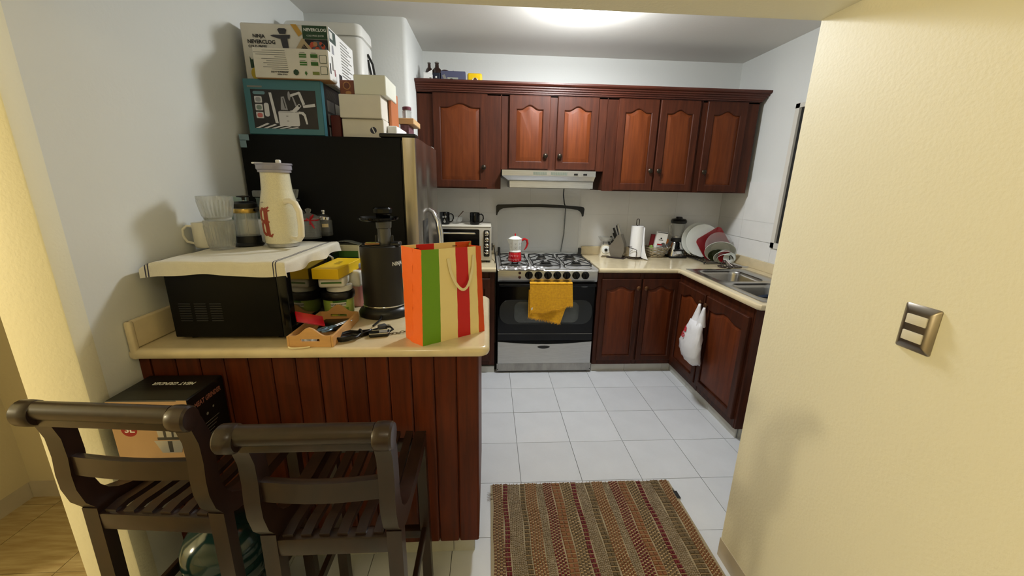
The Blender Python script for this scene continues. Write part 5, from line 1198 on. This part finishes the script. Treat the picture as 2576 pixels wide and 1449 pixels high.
# dish rack
t = local('dish_rack', 'black wire dish rack holding white and red plates in the counter corner', 'dish rack', (1.765, .60, ZT))
m_wr = mat('black_wire', (16, 15, 15), .4)
w_ = MB()
for x in (-.095, .095): w_.tube([(x, -.165, .012), (x, .19, .012)], .004, 6).tube([(x, -.165, .045), (x, .19, .045)], .003, 6)
for k in range(9):
    y = -.155+k*.042; w_.tube([(-.095, y, .045), (-.095, y, .012), (.095, y, .012), (.095, y, .045)], .0028, 6)
for y in (-.165, .19): w_.tube([(-.095, y, .012), (.095, y, .012)], .004, 6)
for x in (-.1, .1):
    for y in (-.15, .175): w_.tube([(x, y, .012), (x*1.08, y-.005, .002), (x*1.15, y-.012, .012), (x*1.08, y-.012, .022)], .0035, 6)
obj('wire_frame', w_, m_wr, t)
def dish(name, label, x, y, r, depth, m, tilt, yaw=0, foot=.55, group=None, sq=False, spin=0):
    t = local(name, label, 'plate' if depth < .03 else 'bowl', (x, y, ZT+.018), 0, group)
    pr = [(r*foot, 0), (r*(foot+.06), .004), (r*.96, depth-.004), (r, depth), (r*.985, depth+.002), (r*(foot+.04), .008), (.001, .007)]
    mb = MB()
    if sq:
        for _ in (0,): mb.loft([[(a, b, z) for a, b in rr(q, q, q*.30, 5)] for q, z in ((r*.6, 0), (r*.66, .004), (r*.97, depth), (r, depth+.001), (r*.97, depth+.003), (r*.62, .008))])
    else: mb.lathe(pr, n=40)
    # stand it up, open side towards the viewer, base of the rim on the rack
    mb.tf(I(0, 0, r*math.cos(abs(tilt))+.003) @ Matrix.Rotation(yaw, 4, 'Z') @ Matrix.Rotation(PI/2-tilt, 4, 'X') @ Matrix.Rotation(spin, 4, 'Z'))
    obj('dish', mb, m, t); return t
gw = mat('stoneware_white', (214, 218, 214), .2, coat=.3)
dish('dinner_plate', 'rearmost large white dinner plate in the rack', 1.735, .745, .152, .018, gw, .10, -.10)
dish('dinner_plate', 'large white plate just in front of the rearmost one in the rack', 1.755, .705, .148, .018, gw, .12, -.10)
dish('red_plate', 'dark red square plate in the middle of the dish rack', 1.835, .655, .122, .014, mat('plate_red', (120, 14, 22), .15, coat=.4), .02, -.12, sq=True, spin=.6)
dish('glass_plate', 'clear glass plate edge between the red plate and the white bowl', 1.858, .615, .118, .014, M_glass, .16, -.12)
dish('serving_bowl', 'wide pale white bowl standing tilted in the rack', 1.850, .560, .124, .050, gw, -.62, -.45)
dish('green_bowl', 'dark olive bowl mostly hidden under the wide white bowl', 1.812, .530, .074, .03, mat('olive_bowl', (52, 60, 36), .3), -.6, -.45)
dish('cereal_bowl', 'medium white bowl, first of the nested bowls at the rack front', 1.845, .478, .086, .052, gw, -.68, -.45)
dish('small_bowl', 'small white bowl nested in the medium bowl at the rack front', 1.840, .448, .066, .040, gw, -.70, -.5)
dish('red_saucer', 'small dark red dish at the front of the rack', 1.820, .424, .056, .014, mat('plate_red', (120, 14, 22), .15), -.2, -.4)
dish('white_saucer', 'small white dish at the very front of the rack', 1.842, .404, .046, .016, gw, -.1, -.4)
t = local('utensils', 'tangle of dark spoons and ladles lying in front of the dish rack', 'utensils', (1.795, .34, ZT), 0)
for k in range(7):
    a = -2.4+k*.30; dx, dy = math.cos(a), math.sin(a); L_ = .085+.02*(k % 3)
    mb = MB().tube([(0.02*dx, .05+.02*dy, .05), (.05*dx, .05+.05*dy, .028), ((L_)*dx*.9, .04+L_*dy*.7, .010)], .0035, 6)
    e = Vector((L_*dx, .04+(L_+.015)*dy*.75, .010)); mb.tf(Matrix.Identity(4)); b = MB().sphere((0, 0, 0), .024, 10, .35).tf(I(*e) @ Matrix.Rotation(a, 4, 'Z')); mb.add(b.v, b.f)
    obj('utensil', mb, mat('dark_steel', (84, 76, 70), .3, .8), t)
for k in range(4):
    x0 = .03+.010*k; obj('fork', MB().tube([(x0-.02, .06, .045), (x0+.03, .02, .020), (x0+.085, -.02+.006*k, .006), (x0+.115, -.035+.006*k, .005)], [.003, .0025, .003, .005], 6, flat=.5), M_steel, t)
t = local('utensil_cup', 'small white cup with a black hook inside the front of the rack', 'cup', (1.835, .372, ZT))
obj('cup', MB().lathe([(.022, .001), (.024, .004), (.026, .055), (.024, .055), (.021, .006), (.001, .005)], n=20), gw, t)
obj('hook', MB().tube([(0, 0, .02), (-.006, 0, .072), (-.016, -.006, .086), (-.006, -.008, .094), (.014, 0, .080), (.02, 0, .066)], .004, 6), M_black, t)

# ================================================================== PLASTIC BAG ON THE SINK CABINET
t = thing('plastic_bag', 'white plastic shopping bag with red letters hung on the sink cabinet knobs', 'bag', (1.28, -.19, .33))
m_pb = mat('white_plastic_film', (222, 222, 226), .35, bump=1, bscale=22)
mb = MB(); L = []
# body: loops from bottom to where the handles part; X outward from the doors (-x)
secs = [(.318, -.235, .030, .020), (.324, -.232, .066, .038), (.346, -.222, .095, .052), (.395, -.205, .112, .060), (.455, -.200, .114, .060), (.520, -.200, .098, .052), (.580, -.200, .078, .044), (.625, -.200, .064, .034)]
for z, yc, hy, hx in secs:
    L.append([(1.330-hx*1.0+hx*.9*math.cos(a)+.006*math.sin(7*a+z*40), yc+hy*math.sin(a)*(1+.05*math.sin(5*a+z*60)), z+.007*math.sin(3*a)+.003*math.sin(8*a)) for a in [2*PI*k/28 for k in range(28)]])
mb.loft(L); obj('bag_body', mb, m_pb, t, sharp=80)
# handle film: two tapering straps rising to the knobs
for (y0, h0, y1, z1) in ((-.170, .036, -.176, .745), (-.238, .024, -.236, .735)):
    L = []
    for k in range(9):
        f = k/8; yc = y0+(y1-y0)*f; hy = h0*(1-f)**1.0+.010; hx = .026*(1-f)+.008; z = .600+(z1-.600)*f
        L.append([(1.316-hx*.4+hx*math.cos(a), yc+hy*math.sin(a), z) for a in [2*PI*q/12 for q in range(12)]])
    obj('strap', MB().loft(L), m_pb, t, sharp=80)
m_rl = mat('red_print', (196, 30, 44), .5)
F = Face((1.262, -.060, .50), (0, -1, 0), (0, 0, 1))
pm = MB()
for s_, zc_, sz in (('da', .560, .062), ('do', .515, .062)):
    tm = MB().text(s_, (0, 0, 0), (1, 0, 0), (0, 1, 0), sz, 0, True)
    for_v = []
    for x_, y_, _ in tm.v:
        z = zc_+y_; y = -.158-x_
        # find the front surface of the bag at this (y,z)
        for i in range(len(secs)-1):
            if secs[i][0] <= z <= secs[i+1][0]: break
        f = (z-secs[i][0])/(secs[i+1][0]-secs[i][0]); yc, hy, hx = [secs[i][q]+(secs[i+1][q]-secs[i][q])*f for q in (1, 2, 3)]
        s1 = max(-1, min(1, (y-yc)/hy)); for_v.append((1.330-hx-hx*.9*math.sqrt(max(0, 1-s1*s1))-.008, y, z))
    pm.add(for_v, tm.f)
obj('print', pm, m_rl, t)

# ================================================================== BAR STOOLS
m_st = M_stool
def stool():
    t = local('bar_stool', 'dark', 'stool', (0, 0, 0))
    HW = .156; SH = .655
    for s_ in (-1, 1):
        x0, x1 = (s_*HW-.019, s_*HW+.019)
        # S-curved back post that sweeps forward into the seat side rail
        cl = [(-.262, .990), (-.240, .960), (-.224, .910), (-.222, .850), (-.226, .800), (-.224, .760), (-.212, .718), (-.188, .685), (-.152, .664), (-.105, .652), (0, .648), (.10, .652), (.19, .662)]
        wd = [.026, .030, .032, .032, .033, .035, .038, .040, .036, .030, .026, .026, .026]
        top_, bot_ = [], []
        for i, p in enumerate(cl):
            a = Vector(cl[max(0, i-1)]); b = Vector(cl[min(len(cl)-1, i+1)]); tv = (b-a).normalized(); nn = Vector((-tv.y, tv.x)); pp = Vector(p)
            top_.append(pp+nn*wd[i]*.72); bot_.append(pp-nn*wd[i]*.72)
        mb = MB(); L = [[(x0, a.x, a.y), (x1, a.x, a.y), (x1, b.x, b.y), (x0, b.x, b.y)] for a, b in zip(top_, bot_)]; mb.loft(L)
        obj('back_post', mb, m_st, t, sharp=35)
        # legs
        obj('leg', MB().loft([[(s_*(HW+.004*f)+a*.019, -.196-.014*f+b*.019, z) for a, b in ((-1, -1), (1, -1), (1, 1), (-1, 1))] for z, f in ((.0005, 1), (.3, .5), (.670, 0))]), m_st, t)
        obj('leg', MB().loft([[(s_*(HW+.004*f)+a*.017, .188+.006*f+b*.017, z) for a, b in ((-1, -1), (1, -1), (1, 1), (-1, 1))] for z, f in ((.0005, 1), (.3, .5), (.672, 0))]), m_st, t)
        obj('stretcher', MB().rbox(s_*HW-.009, s_*HW+.009, -.19, .18, .240, .275, .003, 1), m_st, t)
        obj('rail_cap', MB().lathe([(.001, 0), (.028, .001), (.032, .006), (.033, .020), (.032, .038), (.028, .043), (.001, .044)], n=26).tf(I(s_*(HW-.012), -.268, .990) @ Matrix.Rotation(s_*PI/2, 4, 'Y')), m_st, t)
    obj('top_rail', MB().cyl((-HW+.01, -.268, .998), (HW-.01, -.268, .998), .023, n=20).rbox(-HW+.01, HW-.01, -.278, -.256, .958, .996, .004, 2), m_st, t)
    obj('back_rail', MB().loft([[(x, y0+c_, z) for y0, z in ((-.240, .796), (-.214, .796), (-.214, .846), (-.222, .850), (-.238, .850))] for x, c_ in [(-HW+.015+(2*HW-.03)*k/8, -.012*math.sin(PI*k/8)) for k in range(9)]]), m_st, t, sharp=50)
    obj('seat_rail', MB().rbox(-HW+.016, HW-.016, -.214, -.178, .600, .652, .004, 2), m_st, t)
    obj('seat_rail', MB().rbox(-HW+.016, HW-.016, .172, .200, .610, .650, .004, 2), m_st, t)
    for k in range(6):
        xc = -HW+.042+k*(2*HW-.084)/5; L = []
        for q in range(11):
            f = q/10; y = -.205+.415*f; z = .670-.020*math.sin(PI*f)+(-.010 if q == 0 else 0); L.append([(xc-.013, y, z), (xc+.013, y, z), (xc+.013, y, z-.016), (xc-.013, y, z-.016)])
        obj('slat', MB().loft(L), m_st, t, sharp=40)
    obj('footrest', MB().rbox(-HW+.01, HW-.01, .172, .204, .226, .262, .004, 2), m_st, t)
    obj('stretcher', MB().rbox(-HW+.01, HW-.01, -.208, -.188, .225, .260, .003, 1), m_st, t)
    return t
s1 = stool()
s1.location = (-.573, -1.693, 0); s1.rotation_euler = (0, 0, .0)
s1['label'] = 'dark brown scroll-backed wooden bar stool in front of the peninsula boards, the right one'; s1['group'] = 'bar stools at the peninsula'
s2 = dup(s1, None, (-1.060, -1.634, 0), -.09, 'dark brown scroll-backed bar stool nearest the left wall end, with a carton on its seat')
s2.scale = (1.12, .86, 1)

# ================================================================== WATER BOTTLES AND CARTON UNDER THE BAR
m_wb = mat('teal_water_bottle', (22, 50, 52), .14, trans=.1, coat=.3)
def jug(label, x, y, rz):
    t = local('water_bottle', label, 'water bottle', (x, y, 0), rz)
    pr = [(.112, .001), (.122, .008)]
    for z in (.03, .10, .17, .24): pr += [(.124, z), (.124, z+.045), (.118, z+.052), (.118, z+.060)]
    pr += [(.124, .325), (.120, .365), (.105, .395), (.060, .425), (.030, .440), (.027, .460)]
    obj('body', MB().lathe(pr, n=40), m_wb, t, sharp=50)
    obj('cap', MB().lathe([(.030, .445), (.031, .47), (.026, .476), (.001, .476)], n=20), mat('bottle_cap_white', (196, 200, 196), .4), t); return t
jug('big teal water bottle standing on the floor under the bar behind the left stool', -1.070, -1.612, 0)
# meat grinder carton on the seat of the left stool
t = local('grinder_carton', 'black and beige meat grinder carton with a 3L badge on the left stool seat', 'box', (-1.218, -1.520, .6695), -.0)
gx0, gx1, gy0, gy1, gh = -.125, .115, -.085, .083, .2065
m_gc = mat('grinder_beige', (190, 154, 114), .6, noise=.06, nscale=6)
m_gk = mat('grinder_black', (14, 13, 12), .4)
obj('carton', MB().rbox(gx0, gx1, gy0, gy1, .0006, gh, .003, 1), m_gk, t)
F = Face((gx0, gy0, .0165), (1, 0, 0), (0, 0, 1)); W = gx1-gx0; gh -= .0165
F.rect(m_gc, .003, -.013, W-.003, gh-.003); F.disc(mat('badge_red', (150, 26, 24), .5), .052, .090, .024); F.text(M_inkw, '3L', .052, .090, .030, bold=True)
mg, md = mat('photo_steel', (186, 186, 188), .3, .4), mat('photo_steel_dark', (60, 60, 64), .4)
F.poly(mg, [(.128, .134), (.198, .134), (.190, .062), (.134, .062)]); F.poly(md, [(.150, .134), (.160, .134), (.158, .062), (.150, .062)]); F.poly(md, [(.178, .134), (.186, .134), (.180, .062), (.174, .062)])
F.rect(md, .130, .052, .196, .062); F.poly(mg, [(.118, .050), (.208, .050), (.194, .006), (.136, .006)]); F.poly(md, [(.158, .048), (.172, .048), (.170, .008), (.158, .008)])
obj('print', F.mb, None, t)
F = Face((gx1, gy0, .0165), (0, 1, 0), (0, 0, 1)); gh += .0165; F.text(mat('faded_red_ink', (150, 96, 84), .5), 'MEAT GRINDER', .086, .152, .024, bold=True, squash=.72)
for k in range(5): F.rect(M_inkg, .03, .07-k*.011, .12-.01*k, .072-k*.011)
F.disc(M_inkg, .07, .10, .005); F.disc(M_inkg, .10, .11, .004); obj('print', F.mb, None, t)
F = Face((gx0, gy0, gh), (1, 0, 0), (0, 1, 0)); F.text(M_inkw, 'MEAT GRINDER', W*.52, .108, .026, PI, bold=True, squash=.72); F.rect(mat('dark_olive_print', (34, 34, 28), .4), .004, .004, W-.004, .062); obj('print', F.mb, None, t)
obj('torn_corner', MB().prism([(0, 0), (.03, 0), (.03, -.022), (.012, -.012)], (gx1-.031, gy0-.0012, gh-.001), (1, 0, 0), (0, 0, 1), 0, -.001), m_gc, t)

# ================================================================== RUG
RX0, RX1, RY0, RY1 = -.157, .790, -1.640, -1.010
cA = {'t': mat('jute_tan', (146, 130, 108), .95, noise=.25, nscale=90), 'r': mat('rug_red', (100, 32, 36), .95, noise=.25, nscale=90), 'o': mat('rug_orange', (128, 84, 54), .95, noise=.25, nscale=90), 'b': mat('rug_brown', (104, 86, 64), .95, noise=.25, nscale=90), 'k': mat('rug_olive', (98, 82, 58), .95, noise=.25, nscale=90), 'm': mat('rug_mix', (114, 80, 60), .95, noise=.35, nscale=60)}
m_th = mat('rug_thread', (178, 154, 120), .95)
stripes = [(85, 'm', 'd'), (50, 'r', 'l'), (105, 't', 'p'), (50, 'k', 'l'), (100, 'o', 'd'), (65, 't', 'p'), (80, 'r', 'd'), (85, 'o', 'l'), (90, 'b', 'd'), (50, 'r', 'l'), (85, 't', 'p'), (65, 'k', 'l'), (100, 'o', 'd'), (65, 't', 'p'), (85, 'r', 'd'), (80, 'o', 'l'), (85, 'b', 'd'), (50, 'r', 'l'), (95, 't', 'p'), (85, 'k', 'l'), (75, 'o', 'd')]
t = thing('woven_rug', 'woven rag rug in tan, red, orange and brown stripes on the white floor tiles', 'rug', ((RX0+RX1)/2, (RY0+RY1)/2, 0))
obj('backing', MB().grid(lambda u, v: (RX0-.006+(RX1-RX0+.012)*u, RY0+(RY1-RY0)*v, .0045), 4, 4, .004), mat('rug_edge', (158, 144, 116), .95, noise=.1, nscale=200), t)
tot = sum(s[0] for s in stripes); x = RX0+.006; sc = (RX1-RX0-.012)/tot
def bump(mb, x0, x1, y0, y1, z0, z1, e=.28):
    dx, dy = (x1-x0)*e, (y1-y0)*e
    mb.add([(x0, y0, z0), (x1, y0, z0), (x1, y1, z0), (x0, y1, z0), (x0+dx, y0+dy, z1), (x1-dx, y0+dy, z1), (x1-dx, y1-dy, z1), (x0+dx, y1-dy, z1)], [(4, 5, 6, 7), (0, 1, 5, 4), (1, 2, 6, 5), (2, 3, 7, 6), (3, 0, 4, 7)])
for wq, c_, kind in stripes:
    x1 = x+wq*sc; mb = MB(); ph = R.random()*.02; wob = lambda y: .0022*math.sin(y*23+wq)
    if kind == 'l':
        y = RY0+ph*.3; pitch = .0215
        while y < RY1-.004:
            ye = min(y+pitch-.0035, RY1); mb.use(cA[c_])
            for q in range(2): xa = x+.003+(x1-x-.006)*q/2+wob(y); bump(mb, xa, xa+(x1-x-.006)/2-.0004, y, ye, .004, .0100+R.uniform(-.001, .001), .14)
            mb.use(m_th); bump(mb, x+.001+wob(y), x1-.001+wob(y), ye+.0008, min(ye+.0028, RY1), .004, .0092, .1); y += pitch
    elif kind == 'd':
        n = max(3, round((x1-x)/.0115)); pitch = .0150; dxw = (x1-x)/n
        for q in range(n):
            y = RY0+(pitch/2 if q % 2 else 0)
            while y < RY1-.003:
                mb.use(cA[c_]); ye = min(y+pitch-.0044, RY1); xa = x+q*dxw+wob(y); bump(mb, xa+.0003, xa+dxw-.0003, y, ye, .004, .0105+R.uniform(-.0012, .001), .22)
                mb.use(m_th if q % 2 == 0 or c_ != 't' else cA[c_]); bump(mb, xa+dxw*.02, xa+dxw*.98, ye+.0002, min(ye+.0042, RY1), .004, .0108, .12); y += pitch
    else:
        n = max(3, round((x1-x)/.0085)); pitch = .0125; dxw = (x1-x)/n; mb.use(cA[c_])
        for q in range(n):
            y = RY0+R.random()*.008
            while y < RY1-.003: ye = min(y+pitch*R.uniform(.6, 1), RY1); xa = x+q*dxw+wob(y); bump(mb, xa, xa+dxw-.0004, y, ye-.001, .004, .0088+R.uniform(-.0015, .0015), .24); y = ye
    obj('stripe', mb, None, t, smooth=False); x = x1
fb = MB()
for (px, py) in ((RX0, -1.075), (RX0, -1.105)):
    for q in range(3): fb.tube([(px+.004, py, .007), (px-.012, py+.006*(q-1), .010), (px-.024, py+.012*(q-1), .006)], [.0012, .0010, .0006], 5)
for k in range(46):
    xx = RX0+.01+(RX1-RX0-.02)*k/45; fb.tube([(xx, RY1-.003, .007), (xx+R.uniform(-.004, .004), RY1+.004, .008), (xx+R.uniform(-.006, .006), RY1+R.uniform(.004, .008), .003)], [.0016, .0014, .0008], 5)
f = obj('fringe', fb, cA['t'], t); f['kind'] = 'stuff'
obj('care_tag', MB().rbox(RX1-.004, RX1+.016, -1.135, -1.085, .005, .0065, .0005, 1), M_ink, t)
obj('care_tag', MB().rbox(RX1-.002, RX1+.004, -1.085, -1.07, .006, .012, .001, 1), M_inkg, t)
# small dark round thing behind the partition foot
t = local('trash_bin', 'dark blue bin just visible behind the partition at the cabinet end', 'bin', (1.58, -.83, 0))
obj('bin', MB().lathe([(.085, .001), (.09, .006), (.105, .26), (.11, .27), (.105, .27), (.085, .01), (.001, .008)], n=28), mat('bin_navy', (24, 34, 50), .4), t)
